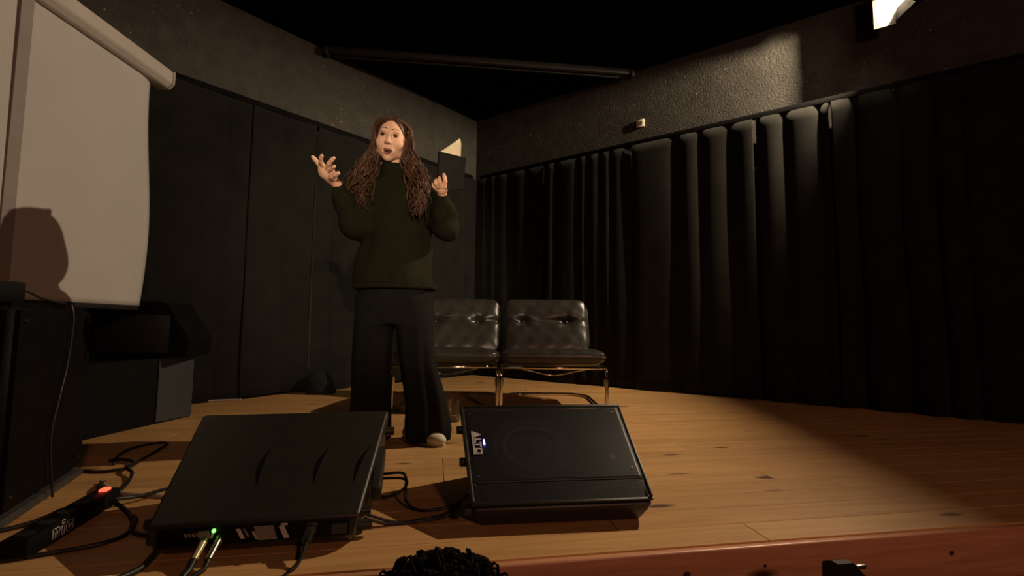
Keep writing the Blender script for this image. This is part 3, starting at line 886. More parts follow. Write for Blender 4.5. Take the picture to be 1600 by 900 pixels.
# printed lettering, blocks and stickers on the panel
for i, (x, w) in enumerate(((-0.160, 0.006), (-0.151, 0.006), (-0.142, 0.006), (-0.133, 0.006))):
    on_panel('printed_letter', x, 0.066, w, 0.009, PRINTD, shear=0.004)
on_panel('printed_plate', -0.118, 0.065, 0.024, 0.018, PRINTD, shear=0.004)
on_panel('printed_stripe', -0.030, 0.062, 0.010, 0.024, PRINT, shear=0.012)
on_panel('printed_stripe', -0.016, 0.063, 0.005, 0.020, PRINTD, shear=0.012)
on_panel('rating_label', 0.030, 0.060, 0.046, 0.034, PRINTD, shear=0.012)
on_panel('label_edge', 0.004, 0.056, 0.006, 0.020, mat('yellow_print', (0.42, 0.36, 0.16), 0.5, var=0.1, scale=80), d=0.002, shear=0.010)
on_panel('barcode_sticker', 0.076, 0.059, 0.013, 0.030, PRINT, d=0.002, shear=0.014)
on_panel('printed_letter', 0.068, 0.0785, 0.016, 0.005, PRINT, d=0.002)
bm = bmesh.new(); bmesh.ops.create_uvsphere(bm, u_segments=10, v_segments=8, radius=0.0048)
o = from_bm('green_light', bm, GREENL, panel, smooth=True); o.location = (-0.098, -0.006, 0.074); o['label'] = 'glowing green status light'
on_panel('knob_pointer', -0.103, 0.064, 0.007, 0.014, PRINT, d=0.003, shear=-0.005)
for x in (-0.118, -0.085):
    bm = bmesh.new(); add_cyl(bm, (x, 0.002, 0.052), (x, -0.012, 0.049), 0.011, 0.010, 18); from_bm('signal_socket', bm, STEEL, panel, smooth='auto')
bm = bmesh.new(); add_box(bm, (0.135, -0.004, 0.064), (0.030, 0.012, 0.026), bev=0.003); from_bm('power_inlet', bm, PLAST, panel, smooth='auto')
on_panel('side_window', 0.205, 0.058, 0.040, 0.026, BLUEG, d=0.001)

# right monitor, grille towards the camera
rmn = empty('floor_monitor', (0.163, 1.455, 0), R(7))
tag(rmn, 'black floor monitor with perforated grille and glowing blue light', 'speaker', 'stage monitor speakers')
RFS = 0.90
RP = [(0.035, 0.0), (0.0, 0.040), (-0.012, 0.068), (0.0, 0.080), (0.385, 0.292), (0.425, 0.280), (0.50, 0.0)]
# cabinet as an open tray behind the grille
wedge_body(rmn, [(0.035, 0.0), (0.0, 0.040), (-0.012, 0.066), (0.010, 0.070), (0.385, 0.272), (0.425, 0.272), (0.50, 0.0)], 0.620, PLAST, taper=0.88, ztaper=0.085, bev=0.010, fs=RFS)
S2 = slopeM(-0.004, 0.077, 0.388, 0.292); gl = math.hypot(0.392, 0.215)
# baffle with woofer and horn, just under the grille
def rx_scale(bm):
    for v_ in bm.verts: v_.co.x *= RFS + (1-RFS)*v_.co.y/gl
def slope_obj(name, bm, m, parent, smooth='auto'):
    rx_scale(bm); bmesh.ops.transform(bm, matrix=S2, verts=bm.verts)
    return from_bm(name, bm, m, parent, smooth=smooth)
bm = bmesh.new(); add_box(bm, (0, gl/2, -0.016), (0.56, gl-0.02, 0.008)); slope_obj('baffle', bm, PLAST2, rmn, False)
bm = bmesh.new(); seg = 40; rings = []
for r_, z in ((0.150, -0.0095), (0.150, -0.006), (0.140, -0.004), (0.128, -0.008), (0.060, -0.0112), (0.045, -0.008), (0.0, -0.0045)):
    rings.append([bm.verts.new((-0.075 + r_*math.cos(2*math.pi*k/seg), gl*0.53 + r_*math.sin(2*math.pi*k/seg), z)) for k in range(seg)] if r_ else [bm.verts.new((-0.075, gl*0.53, z))])
for a, b in zip(rings, rings[1:]):
    for k in range(seg):
        j = (k+1) % seg
        bm.faces.new((a[k], a[j], b[j], b[k]) if len(b) > 1 else (a[k], a[j], b[0]))
slope_obj('woofer', bm, CONE, rmn, True)
bm = bmesh.new(); add_box(bm, (0.185, gl*0.5, -0.009), (0.12, 0.24, 0.006), bev=0.0025); add_box(bm, (0.185, gl*0.5, -0.0055), (0.05, 0.15, 0.003)); slope_obj('horn', bm, PLAST2, rmn)
bm = bmesh.new(); add_cyl(bm, (0.215, gl*0.40, -0.008), (0.215, gl*0.40, -0.003), 0.014, 0.012, 20); slope_obj('horn_driver', bm, STEEL, rmn)
# grille: main sheet plus the folded lower lip
gw = 0.598
bm = bmesh.new()
nx, ny = 40, 24
for (ya, za, yb, zb) in ((0.075, 0.004, gl-0.012, 0.004),):
    vg = [[bm.verts.new((-gw/2+gw*i/nx, ya+(yb-ya)*j/ny, za+0.004*math.sin(math.pi*i/nx)*math.sin(math.pi*j/ny))) for i in range(nx+1)] for j in range(ny+1)]
    for j in range(ny):
        for i in range(nx): bm.faces.new((vg[j][i], vg[j][i+1], vg[j+1][i+1], vg[j+1][i]))
bmesh.ops.recalc_face_normals(bm, faces=bm.faces); rx_scale(bm)
me = bpy.data.meshes.new('grille'); bm.to_mesh(me); bm.free()
gr = link('grille', me, GRILLE, rmn, smooth=True); gr.matrix_local = S2
md = gr.modifiers.new('thickness', 'SOLIDIFY'); md.thickness = 0.0012
bm = bmesh.new()
a = [bm.verts.new((-gw/2, 0.075, 0.004)), bm.verts.new((gw/2, 0.075, 0.004)), bm.verts.new((gw/2, 0.006, -0.006)), bm.verts.new((-gw/2, 0.006, -0.006))]
bm.faces.new(a[::-1]); rx_scale(bm); me = bpy.data.meshes.new('grille_lip'); bm.to_mesh(me); bm.free()
lip = link('grille_lip', me, GRILLE, rmn); lip.matrix_local = S2
md = lip.modifiers.new('thickness', 'SOLIDIFY'); md.thickness = 0.0012
# glints along the fold: rolled edge of the sheet
bm = bmesh.new(); add_tube(bm, [(-gw/2+gw*i/60, 0.075+0.0012*(i % 2), 0.0046) for i in range(61)], 0.0013, 6); slope_obj('grille_fold', bm, BEAMM, rmn, True)
# frame bars around the grille
bm = bmesh.new(); add_box(bm, (-gw/2-0.006, gl/2, 0.0), (0.014, gl-0.01, 0.016), bev=0.004); slope_obj('grille_frame', bm, PLAST, rmn)
bm = bmesh.new(); add_box(bm, (gw/2+0.005, gl/2, 0.0), (0.010, gl-0.01, 0.014), bev=0.004); slope_obj('grille_frame', bm, PLAST, rmn)
bm = bmesh.new(); add_box(bm, (0, gl-0.006, 0.0), (gw+0.02, 0.012, 0.014), bev=0.004); slope_obj('grille_frame', bm, PLAST, rmn)
bm = bmesh.new(); add_box(bm, (0, 0.003, -0.006), (gw+0.02, 0.010, 0.010), bev=0.003); slope_obj('grille_frame', bm, PLAST, rmn)
for x, y in ((-gw/2+0.025, 0.10), (-gw/2+0.02, gl-0.05), (gw/2-0.03, 0.12), (gw/2-0.03, gl-0.05), (-gw/2+0.008, 0.068)):
    bm = bmesh.new(); add_cyl(bm, (x, y, 0.004), (x, y, 0.0068), 0.0040, 0.0030, 12); slope_obj('screw', bm, STEEL, rmn)
# lettering ALTO, turned a quarter so it reads downwards, over an underline bar
def slope_poly(name, polys, m, parent, z0=0.0072, th=0.0016):
    bm = bmesh.new()
    for poly in polys:
        a = [bm.verts.new((x, y, z0)) for x, y in poly]; b = [bm.verts.new((x, y, z0+th)) for x, y in poly]
        bm.faces.new(a); bm.faces.new(b)
        for i in range(len(poly)):
            j = (i+1) % len(poly); bm.faces.new((a[i], a[j], b[j], b[i]))
    rx_scale(bm); bmesh.ops.transform(bm, matrix=S2, verts=bm.verts)
    return from_bm(name, bm, m, parent)
lx, ly = -0.274, 0.300          # baseline x (letters grow to +x), start y (reads towards -y)
def rect(b0, b1, c0, c1):       # b: height above the baseline, c: along the reading direction
    return [(lx+b0, ly-c0), (lx+b1, ly-c0), (lx+b1, ly-c1), (lx+b0, ly-c1)]
logo = slope_poly('logo_plate', [rect(-0.0015, -0.0075, -0.002, 0.108)], PRINT, rmn)
slope_poly('letter_a', [[(lx, ly), (lx+0.028, ly-0.0145), (lx, ly-0.029)]], PRINT, logo)
slope_poly('letter_l', [rect(0, 0.024, 0.034, 0.040), rect(0, 0.006, 0.040, 0.054)], PRINT, logo)
slope_poly('letter_t', [rect(0.018, 0.024, 0.052, 0.076), rect(0, 0.018, 0.061, 0.067)], PRINT, logo)
slope_poly('letter_o', [rect(0, 0.024, 0.080, 0.086), rect(0, 0.024, 0.100, 0.106), rect(0, 0.006, 0.086, 0.100), rect(0.018, 0.024, 0.086, 0.100)], PRINT, logo)
bm = bmesh.new(); add_box(bm, (lx+0.034, ly-0.052, 0.0085), (0.0055, 0.026, 0.003), bev=0.0012); o = slope_obj('blue_light', bm, BLUEL, rmn); o['label'] = 'glowing blue status light'
# end feet and rear corner knobs on the left end
for yy, zz in ((0.015, 0.055), (0.17, 0.150), (0.30, 0.225)):
    bm = bmesh.new(); add_box(bm, (-0.288-0.075*yy, yy, zz), (0.024, 0.036, 0.022), bev=0.004); from_bm('corner_foot', bm, PLAST, rmn, smooth='auto')
for yy in (0.09, 0.42):
    for s_ in (-1, 1):
        bm = bmesh.new(); add_cyl(bm, (s_*0.22, yy, 0.004), (s_*0.22, yy, 0.0), 0.014, seg=14); from_bm('rubber_foot', bm, CABLE, rmn, smooth='auto')

# ------------------------------------------------------------------ speaker stack and boxes on the left
def skew_box(name, base, z0, z1, m, parent, bev=0.012):
    bm = bmesh.new()
    a = [bm.verts.new((x, y, z0)) for x, y in base]; b = [bm.verts.new((x, y, z1)) for x, y in base]
    bm.faces.new(a); bm.faces.new(b)
    for i in range(4):
        j = (i+1) % 4; bm.faces.new((a[i], a[j], b[j], b[i]))
    bmesh.ops.recalc_face_normals(bm, faces=bm.faces)
    bmesh.ops.bevel(bm, geom=list(bm.edges), offset=bev, segments=3, affect='EDGES')
    return from_bm(name, bm, m, parent, smooth='auto')
big = empty('loudspeaker', (-1.69, 1.55, 0))
tag(big, 'large black loudspeaker cabinet at the left edge of the stage', 'speaker')
bx0 = [(0.0, 0.36), (0.235, -0.165), (-0.20, -0.36), (-0.435, 0.165)]
skew_box('cabinet', bx0, 0.028, 0.655, PLAST2, big, 0.022)
bm = bmesh.new()
skew_box('plinth', [(x*1.0+0.004, y*1.0) for x, y in bx0], 0.0, 0.026, mat('grey_plinth', (0.05, 0.047, 0.042), 0.6, var=0.2, scale=30), big, 0.004)
bm.free()
# handle and grille frame on the visible side
sd = Vector((0.235, -0.525, 0)).normalized(); sn = Vector((0.525, 0.235, 0)).normalized()
def side_pt(t, z, o=0.0): return Vector((0.0, 0.36, z)) + sd*t + sn*o
for t in (0.05, 0.52):
    for z in (0.08, 0.60):
        bm = bmesh.new(); p = side_pt(t, z); add_cyl(bm, p, p+sn*0.004, 0.007, 0.006, 12); from_bm('screw', bm, BLACKM, big, smooth='auto')
# cable down its side
tube('hanging_cable', [tuple(Vector((-1.69, 1.55, 0))+side_pt(0.22, 0.665, 0.0)), tuple(Vector((-1.69, 1.55, 0))+side_pt(0.225, 0.60, 0.012)), tuple(Vector((-1.69, 1.55, 0))+side_pt(0.24, 0.45, 0.010)), tuple(Vector((-1.69, 1.55, 0))+side_pt(0.29, 0.33, 0.012)), tuple(Vector((-1.69, 1.55, 0))+side_pt(0.32, 0.20, 0.010)), tuple(Vector((-1.69, 1.55, 0))+side_pt(0.30, 0.006, 0.02))], 0.0035, CABLE)
tag(C.objects['hanging_cable'], 'thin cable hanging down the side of the large loudspeaker', 'cable')
# mixer on top
mx = empty('mixing_desk', (-1.70, 1.40, 0.655), R(66))
tag(mx, 'small black mixer box lying on top of the large loudspeaker', 'mixer')
box('case', (0, 0, 0.034), (0.30, 0.20, 0.066), PLAST2, mx, 0.006)
box('control_plate', (0, 0, 0.068), (0.27, 0.17, 0.003), BLACKM, mx)
for i in range(5):
    for j in range(2):
        bm = bmesh.new(); add_cyl(bm, (-0.10+0.05*i, -0.04+0.07*j, 0.068), (-0.10+0.05*i, -0.04+0.07*j, 0.082), 0.008, 0.006, 12); from_bm('knob', bm, PLAST, mx, smooth='auto')
bm = bmesh.new(); add_cyl(bm, (-0.115, -0.02, 0.066), (-0.115, -0.02, 0.115), 0.008, seg=14); from_bm('silver_plug', bm, STEEL, mx, smooth='auto')
tube('mixer_cable', [(-1.60, 1.435, 0.695), (-1.565, 1.50, 0.70), (-1.56, 1.56, 0.675), (-1.58, 1.66, 0.662), (-1.64, 1.72, 0.661)], 0.004, CABLE)
tag(C.objects['mixer_cable'], 'short black cable leaving the mixer on the loudspeaker', 'cable')

# second cabinet and the pale-sided box under it
bxr = empty('storage_box', (-2.30, 2.95, 0))
tag(bxr, 'long black box with a pale blue-grey panel at its far end by the left curtain', 'box')
B2 = [(0.203, -0.132), (0.243, 0.123), (-0.16, 0.19), (-0.20, -0.065)]
skew_box('body', [(0.122, -0.620), B2[1], B2[2], (-0.235, -0.585)], 0.0, 0.384, PLAST2, bxr, 0.004)
p0 = Vector((B2[0][0], B2[0][1], 0)); p1 = Vector((B2[1][0], B2[1][1], 0)); dd = (p1-p0).normalized(); nn = Vector((dd.y, -dd.x, 0))
bm = bmesh.new()
a = [p0+dd*0.006+nn*0.001, p1-dd*0.002+nn*0.001]
q = [bm.verts.new((v.x, v.y, z)) for v, z in ((a[0], 0.012), (a[1], 0.006), (a[1], 0.386), (a[0], 0.386))]
f = bm.faces.new(q); r_ = bmesh.ops.extrude_face_region(bm, geom=[f]); bmesh.ops.translate(bm, vec=nn*0.006, verts=[v for v in r_['geom'] if isinstance(v, bmesh.types.BMVert)])
from_bm('side_panel', bm, BLUEG, bxr)
bc = empty('loudspeaker', (-2.27, 2.95, 0.390), R(10))
tag(bc, 'black chamfered loudspeaker lying on the pale-sided box', 'speaker')
bm = bmesh.new()
prof = [(-0.25, 0.0), (0.29, 0.0), (0.31, 0.10), (0.17, 0.330), (-0.19, 0.343), (-0.225, 0.322), (-0.25, 0.27)]
a = [bm.verts.new((x, -0.16, z)) for x, z in prof]; b = [bm.verts.new((x, 0.16, z)) for x, z in prof]
bm.faces.new(a); bm.faces.new(b)
for i in range(len(prof)):
    j = (i+1) % len(prof); bm.faces.new((a[i], a[j], b[j], b[i]))
bmesh.ops.recalc_face_normals(bm, faces=bm.faces); bmesh.ops.bevel(bm, geom=list(bm.edges), offset=0.008, segments=2, affect='EDGES')
from_bm('cabinet', bm, PLAST2, bc, smooth='auto')
box('front_grille', (0.0, -0.163, 0.14), (0.40, 0.006, 0.22), GRILLE, bc, 0.002)
# small dark hump against the curtain
F0 = Field((-0.16, -0.14, -0.02), (0.16, 0.14, 0.24), 0.010)
F0.ell((0, 0, 0.075), (0.125, 0.09, 0.11), 0.02); F0.ell((0.03, 0.01, 0.02), (0.12, 0.10, 0.05), 0.03); F0.ell((0.0, 0.0, -0.06), (0.3, 0.3, 0.06), 0.005, cut=True)
V, F = F0.mesh(); o = link('dark_hump', np_mesh('dark_hump', V, F), DARKCLOTH, None, (-1.66, 4.10, 0.002))
tag(o, 'small dark rounded hump on the floor against the left curtain', 'bag')
o.location.z = -float(np.min(V[:, 2]))

# ------------------------------------------------------------------ cables and power strip
def cable(pts, r, m, label, name='floor_cable', grp='cables on the stage floor'):
    o = tube(name, pts, r, m, n=10)
    tag(o, label, 'cable', grp)
    return o
z = 0.006
cable([(-0.460, 1.665, 0.083), (-0.375, 1.65, 0.095), (-0.352, 1.63, 0.085), (-0.345, 1.60, 0.058), (-0.340, 1.585, 0.028), (-0.31, 1.565, 0.009), (-0.26, 1.56, z), (-0.19, 1.575, 0.015), (-0.135, 1.575, 0.05)], 0.0048, CABLE, 'black cable looping between the two monitors, upper strand')
cable([(-0.458, 1.655, 0.073), (-0.372, 1.645, 0.078), (-0.347, 1.63, 0.070), (-0.358, 1.612, 0.052), (-0.395, 1.602, 0.034), (-0.455, 1.612, 0.030)], 0.0045, CABLE, 'short black cable loop beside the left monitor end')
cable([(-0.43, 1.435, 0.03), (-0.36, 1.455, z), (-0.27, 1.478, z), (-0.20, 1.515, z), (-0.158, 1.545, 0.03)], 0.0048, CABLE, 'black cable running low along the floor between the monitors')
cable([(-0.43, 1.448, 0.036), (-0.34, 1.468, z), (-0.25, 1.49, 0.010), (-0.19, 1.53, 0.012), (-0.157, 1.553, 0.034)], 0.0045, CABLE, 'second low black cable alongside the first between the monitors')
# left tangle
cable([(-1.66, 2.02, z), (-1.72, 2.10, z), (-1.78, 2.24, z), (-1.76, 2.36, z), (-1.69, 2.37, z), (-1.64, 2.24, z), (-1.60, 2.10, z), (-1.55, 1.96, 0.012), (-1.62, 1.92, z), (-1.70, 1.925, z)], 0.006, CABLE, 'black cable curling in a wide loop beside the large loudspeaker')
cable([(-1.72, 2.07, z), (-1.65, 2.06, 0.014), (-1.585, 2.03, 0.012), (-1.53, 1.93, 0.018), (-1.47, 1.88, 0.016), (-1.42, 1.80, z), (-1.37, 1.70, z), (-1.325, 1.62, 0.010), (-1.30, 1.585, 0.03)], 0.006, CABLE, 'black cable zigzagging from the loudspeaker down to the power strip')
cable([(-1.51, 1.80, z), (-1.46, 1.72, 0.014), (-1.395, 1.66, 0.012), (-1.345, 1.60, 0.03)], 0.007, CABLE, 'thick short black lead plugged into the power strip end')
cable([(-1.52, 1.80, z+0.003), (-1.45, 1.745, z), (-1.36, 1.69, z), (-1.25, 1.67, z), (-1.15, 1.655, z), (-1.05, 1.64, z)], 0.0065, CABLEW, 'pale grey cable lying across the floor to the left monitor')
cable([(-1.275, 1.565, 0.030), (-1.24, 1.63, 0.018), (-1.18, 1.70, 0.022), (-1.09, 1.745, 0.012), (-0.98, 1.76, z)], 0.006, CABLE, 'black cable arching from the power strip towards the left monitor')
cable([(-1.26, 1.545, 0.030), (-1.20, 1.52, 0.012), (-1.13, 1.46, z), (-1.085, 1.40, z), (-1.04, 1.37, z), (-0.99, 1.36, z)], 0.0065, CABLE, 'black cable leaving the power strip for the corner of the left monitor')
cable([(-1.13, 1.465, 0.018), (-1.09, 1.42, 0.018), (-1.075, 1.365, z), (-1.10, 1.31, z), (-1.17, 1.265, z), (-1.25, 1.225, z), (-1.33, 1.21, z)], 0.006, CABLE, 'black cable bending back along the stage front below the power strip')
cable([(-1.72, 1.02+0.18, z), (-1.60, 1.26, z), (-1.47, 1.36, z), (-1.40, 1.43, 0.012), (-1.36, 1.48, 0.03)], 0.006, CABLE, 'black cable running along the foot of the large loudspeaker')
# cables hanging from the left monitor's panel over the stage edge
mloc = Matrix.Translation((-0.655, 1.262, 0)) @ Matrix.Rotation(R(11), 4, 'Z')
def mp_(x, y, z): return tuple(mloc @ Vector((x, y, z)))
for i, (x, lab, mm) in enumerate(((-0.118, 'yellowish jack plug and cable in the left monitor panel', YELP), (-0.085, 'steel jack plug and cable in the left monitor panel', STEEL))):
    e_ = empty('signal_cable', mp_(x, -0.012, 0.05)); tag(e_, lab, 'cable', 'plugs in the left monitor')
    base = Vector(mp_(x, -0.012, 0.05))
    bm = bmesh.new(); add_cyl(bm, (0, 0, 0), Vector(mp_(x-0.004, -0.052, 0.026))-base, 0.0085, 0.0075, 16); from_bm('plug', bm, mm, e_, smooth='auto')
    P = [Vector(mp_(x-0.004, -0.050, 0.027))-base, Vector(mp_(x-0.006, -0.072, 0.012))-base, Vector(mp_(x-0.01-0.012*i, -0.095, 0.004))-base, Vector(mp_(x-0.012-0.02*i, -0.125, -0.03))-base, Vector(mp_(x-0.02-0.02*i, -0.13, -0.12))-base, Vector(mp_(x-0.03, -0.13, -0.5))-base, Vector(mp_(x-0.03, -0.135, -0.94))-base]
    bm = bmesh.new(); add_tube(bm, catmull(P, 8), 0.0085 if i == 0 else 0.006, 8); from_bm('lead', bm, CABLE, e_, smooth=True)
e_ = empty('power_cable', mp_(0.135, -0.010, 0.064)); tag(e_, 'black power lead plugged into the right of the left monitor panel', 'cable')
base = Vector(mp_(0.135, -0.010, 0.064))
bm = bmesh.new(); add_box(bm, Vector(mp_(0.133, -0.028, 0.056))-base, (0.022, 0.042, 0.018), Matrix.Rotation(R(28), 3, 'X'), 0.004); from_bm('plug', bm, PLAST, e_, smooth='auto')
P = [Vector(mp_(*c))-base for c in ((0.132, -0.046, 0.046), (0.128, -0.066, 0.026), (0.118, -0.085, 0.008), (0.105, -0.100, 0.0), (0.085, -0.118, -0.02), (0.075, -0.13, -0.1), (0.07, -0.13, -0.5), (0.07, -0.135, -0.94))]
bm = bmesh.new(); add_tube(bm, catmull(P, 8), 0.0055, 8); from_bm('lead', bm, CABLE, e_, smooth=True)
cable([mp_(-0.23, 0.02, 0.03), mp_(-0.245, -0.03, 0.008), mp_(-0.27, -0.075, 0.006), mp_(-0.285, -0.115, 0.0), mp_(-0.287, -0.135, -0.06), mp_(-0.29, -0.14, -0.5), mp_(-0.29, -0.145, -0.94)], 0.008, CABLE, 'thick black cable falling over the stage edge left of the monitor panel', 'signal_cable', 'plugs in the left monitor')
cable([(-2.33, 3.56, z), (-2.27, 3.62, 0.010), (-2.18, 3.69, z), (-2.10, 3.72, z)], 0.006, CABLEW, 'pale cable on the floor where the left curtain meets it')
# power strip
ps = empty('power_strip', (-1.288, 1.420, 0), R(13))
tag(ps, 'black power strip with glowing red switch and white lettering', 'power strip')
# local +y runs towards the back
box('body', (0, 0.0, 0.026), (0.064, 0.40, 0.050), PLAST2, ps, 0.006)
for k in range(4):
    bm = bmesh.new(); add_cyl(bm, (0.0, -0.16+0.075*k, 0.0505), (0.0, -0.16+0.075*k, 0.0525), 0.021, seg=20); from_bm('outlet', bm, BLACKM, ps, smooth='auto')
bm = bmesh.new(); add_box(bm, (0.004, 0.165, 0.054), (0.022, 0.030, 0.010), bev=0.003); o = from_bm('red_switch', bm, REDL, ps, smooth='auto'); o['label'] = 'glowing red rocker switch'
# lettering n i a on the side that faces the camera: outlined strokes
def side_strokes(name, strokes, x0):
    bm = bmesh.new()
    for s_ in strokes:
        add_tube(bm, [(0.0330, x0+a*0.030, 0.012+b*0.028) for a, b in s_], 0.0014, 6)
    from_bm(name, bm, PRINT, ps, smooth=True)
side_strokes('letter_n', [[(0, 0), (0, 1), (0.25, 1), (0.30, 0.86), (0.6, 1), (0.85, 0.85), (0.85, 0)], [(0.32, 0), (0.32, 0.6), (0.55, 0.66), (0.58, 0)]], -0.115)
side_strokes('letter_i', [[(0.1, 0), (0.1, 0.85), (0.45, 0.85), (0.45, 0), (0.1, 0)], [(0.1, 1.05), (0.1, 1.35), (0.45, 1.35), (0.45, 1.05), (0.1, 1.05)]], -0.083)
side_strokes('letter_a', [[(0.9, 0), (0.9, 1), (0.2, 1), (0.0, 0.8), (0.0, 0.2), (0.2, 0), (0.9, 0)], [(0.6, 0.3), (0.6, 0.7), (0.35, 0.7), (0.35, 0.3), (0.6, 0.3)]], -0.062)

# ------------------------------------------------------------------ black steps against the stage front
st = empty('stage_steps', (0, 0, 0)); tag(st, 'black wooden step unit standing against the stage front at the right', 'steps')
def ew(u, v, z):
    w = EDGE + U*u + Vv*v; return Vector((w.x, w.y, z))
u0 = 1.268
for v_ in (-0.075, -0.60):
    P = [ew(u0, v_, -0.95), ew(u0, v_, -0.040), ew(u0+0.048, v_, -0.040), ew(u0+0.93, v_, -0.92), ew(u0+0.93, v_, -0.95)]
    bm = bmesh.new()
    a = [bm.verts.new(p) for p in P]; b = [bm.verts.new(p+Vv*0.022) for p in P]
    bm.faces.new(a); bm.faces.new(b)
    for i in range(len(P)):
        j = (i+1) % len(P); bm.faces.new((a[i], a[j], b[j], b[i]))
    from_bm('side_panel', bm, BLACKW, st)
for k in range(4):
    uu = u0+0.14+0.22*k; zz = -0.20-0.22*k
    w = ew(uu, -0.327, zz)
    box('tread', tuple(w), (0.20, 0.495, 0.024), BLACKW, st, 0.003, Matrix.Rotation(ROT, 3, 'Z'))
w = ew(u0+0.082, -0.062, -0.058)
box('metal_bracket', tuple(w), (0.030, 0.010, 0.012), STEEL, st, 0.002, Matrix.Rotation(ROT, 3, 'Z'))

# ------------------------------------------------------------------ the woman
PO = Vector((-0.613, 2.45, 0.0))
rw = 0.0042
# --- head in its own frame: x image-right, y forward (towards the viewer), z up
Hf = Field((-0.11, -0.13, -0.22), (0.11, 0.14, 0.14), 0.0022)
Hf.ell((0, -0.012, 0.030), (0.0735, 0.094, 0.084), 0.02)
Hf.ell((0, 0.028, -0.028), (0.0690, 0.060, 0.075), 0.03)
Hf.ell((0, 0.050, -0.072), (0.045, 0.040, 0.036), 0.025)
Hf.ell((0, 0.073, -0.098), (0.021, 0.019, 0.017), 0.018)
for s_ in (-1, 1):
    Hf.ell((s_*0.040, 0.060, -0.024), (0.028, 0.024, 0.027), 0.02)
    Hf.ell((s_*0.052, 0.015, -0.068), (0.018, 0.034, 0.026), 0.02)
    Hf.ell((s_*0.026, 0.076, 0.036), (0.021, 0.012, 0.010), 0.014)
    Hf.ell((s_*0.0745, -0.004, -0.006), (0.008, 0.019, 0.030), 0.008)
    Hf.ell((s_*0.032, 0.096, 0.016), (0.0185, 0.0165, 0.0110), 0.006, cut=True)
# nose
Hf.cap((0, 0.082, 0.026), (0, 0.100, -0.016), 0.0080, 0.0100, 0.010)
Hf.ell((0, 0.102, -0.019), (0.0115, 0.0110, 0.0095), 0.006)
for s_ in (-1, 1):
    Hf.ell((s_*0.0115, 0.092, -0.023), (0.0085, 0.0105, 0.0075), 0.005)
    Hf.ell((s_*0.0062, 0.098, -0.0305), (0.0040, 0.0055, 0.0042), 0.002, cut=True)
# mouth region and the open mouth
Hf.ell((0, 0.079, -0.060), (0.031, 0.020, 0.024), 0.014)
Hf.ell((0, 0.100, -0.0635), (0.0255, 0.028, 0.0115), 0.004, cut=True)
Hf.cap((0, -0.010, -0.07), (0, -0.030, -0.20), 0.052, 0.055, 0.02)
V, F = Hf.mesh()
def surf_y(x, z):
    i = int(round((x-Hf.lo[0])/Hf.h)); k = int(round((z-Hf.lo[2])/Hf.h))
    col = np.where(Hf.a[i, :, k] < 0)[0]
    return float(Hf.ax[1][col[-1]]) if len(col) else 0.0
yaw, pitch, rollh = R(5), R(14), R(7)
HC = Vector((-0.634, 2.395, 1.560))
Bm = Matrix(((1, 0, 0), (0, -1, 0), (0, 0, 1)))       # local y forward -> world -y
HR = Matrix.Rotation(rollh, 3, 'Y') @ Matrix.Rotation(yaw, 3, 'Z') @ Matrix.Rotation(pitch, 3, 'X') @ Bm
HRn = np.array(HR)
def hw_(p): return HC + HR @ Vector(p)
Vh = V @ HRn.T + np.array(HC)
Fh = F[:, ::-1]                                            # the frame flip mirrors the winding
# --- hands
def hand_field(pts_lo, pts_hi, build, h=0.0024):
    f = Field(pts_lo, pts_hi, h); build(f); return f.mesh()
def hand_open(f):
    wr = (-0.868, 2.285, 1.283); pc = (-0.905, 2.235, 1.332)
    f.cap(wr, (-0.89, 2.26, 1.31), 0.024, 0.026, 0.012)
    f.ell(pc, (0.040, 0.028, 0.034), 0.015); f.cap((-0.892, 2.25, 1.312), (-0.922, 2.222, 1.348), 0.026, 0.020, 0.015)
    # index, middle, ring, little, thumb
    f.chain([(-0.920, 2.220, 1.348), (-0.934, 2.202, 1.364), (-0.945, 2.188, 1.379), (-0.952, 2.180, 1.389)], [0.0115, 0.0105, 0.0095, 0.0080], 0.006)
    f.chain([(-0.910, 2.212, 1.350), (-0.914, 2.180, 1.366), (-0.905, 2.160, 1.378), (-0.897, 2.150, 1.384)], [0.0115, 0.0102, 0.0092, 0.0080], 0.004)
    f.chain([(-0.894, 2.208, 1.342), (-0.874, 2.180, 1.358), (-0.857, 2.168, 1.371), (-0.846, 2.165, 1.379)], [0.0112, 0.0102, 0.0092, 0.0078], 0.004)
    f.chain([(-0.882, 2.212, 1.328), (-0.862, 2.185, 1.332), (-0.850, 2.172, 1.337), (-0.843, 2.168, 1.340)], [0.0105, 0.0092, 0.0084, 0.0072], 0.004)
    f.chain([(-0.892, 2.238, 1.306), (-0.868, 2.212, 1.304), (-0.848, 2.198, 1.309), (-0.833, 2.190, 1.314)], [0.0165, 0.0130, 0.0115, 0.0095], 0.006)
Vo, Fo = hand_field((-1.02, 2.10, 1.23), (-0.78, 2.33, 1.44), hand_open)
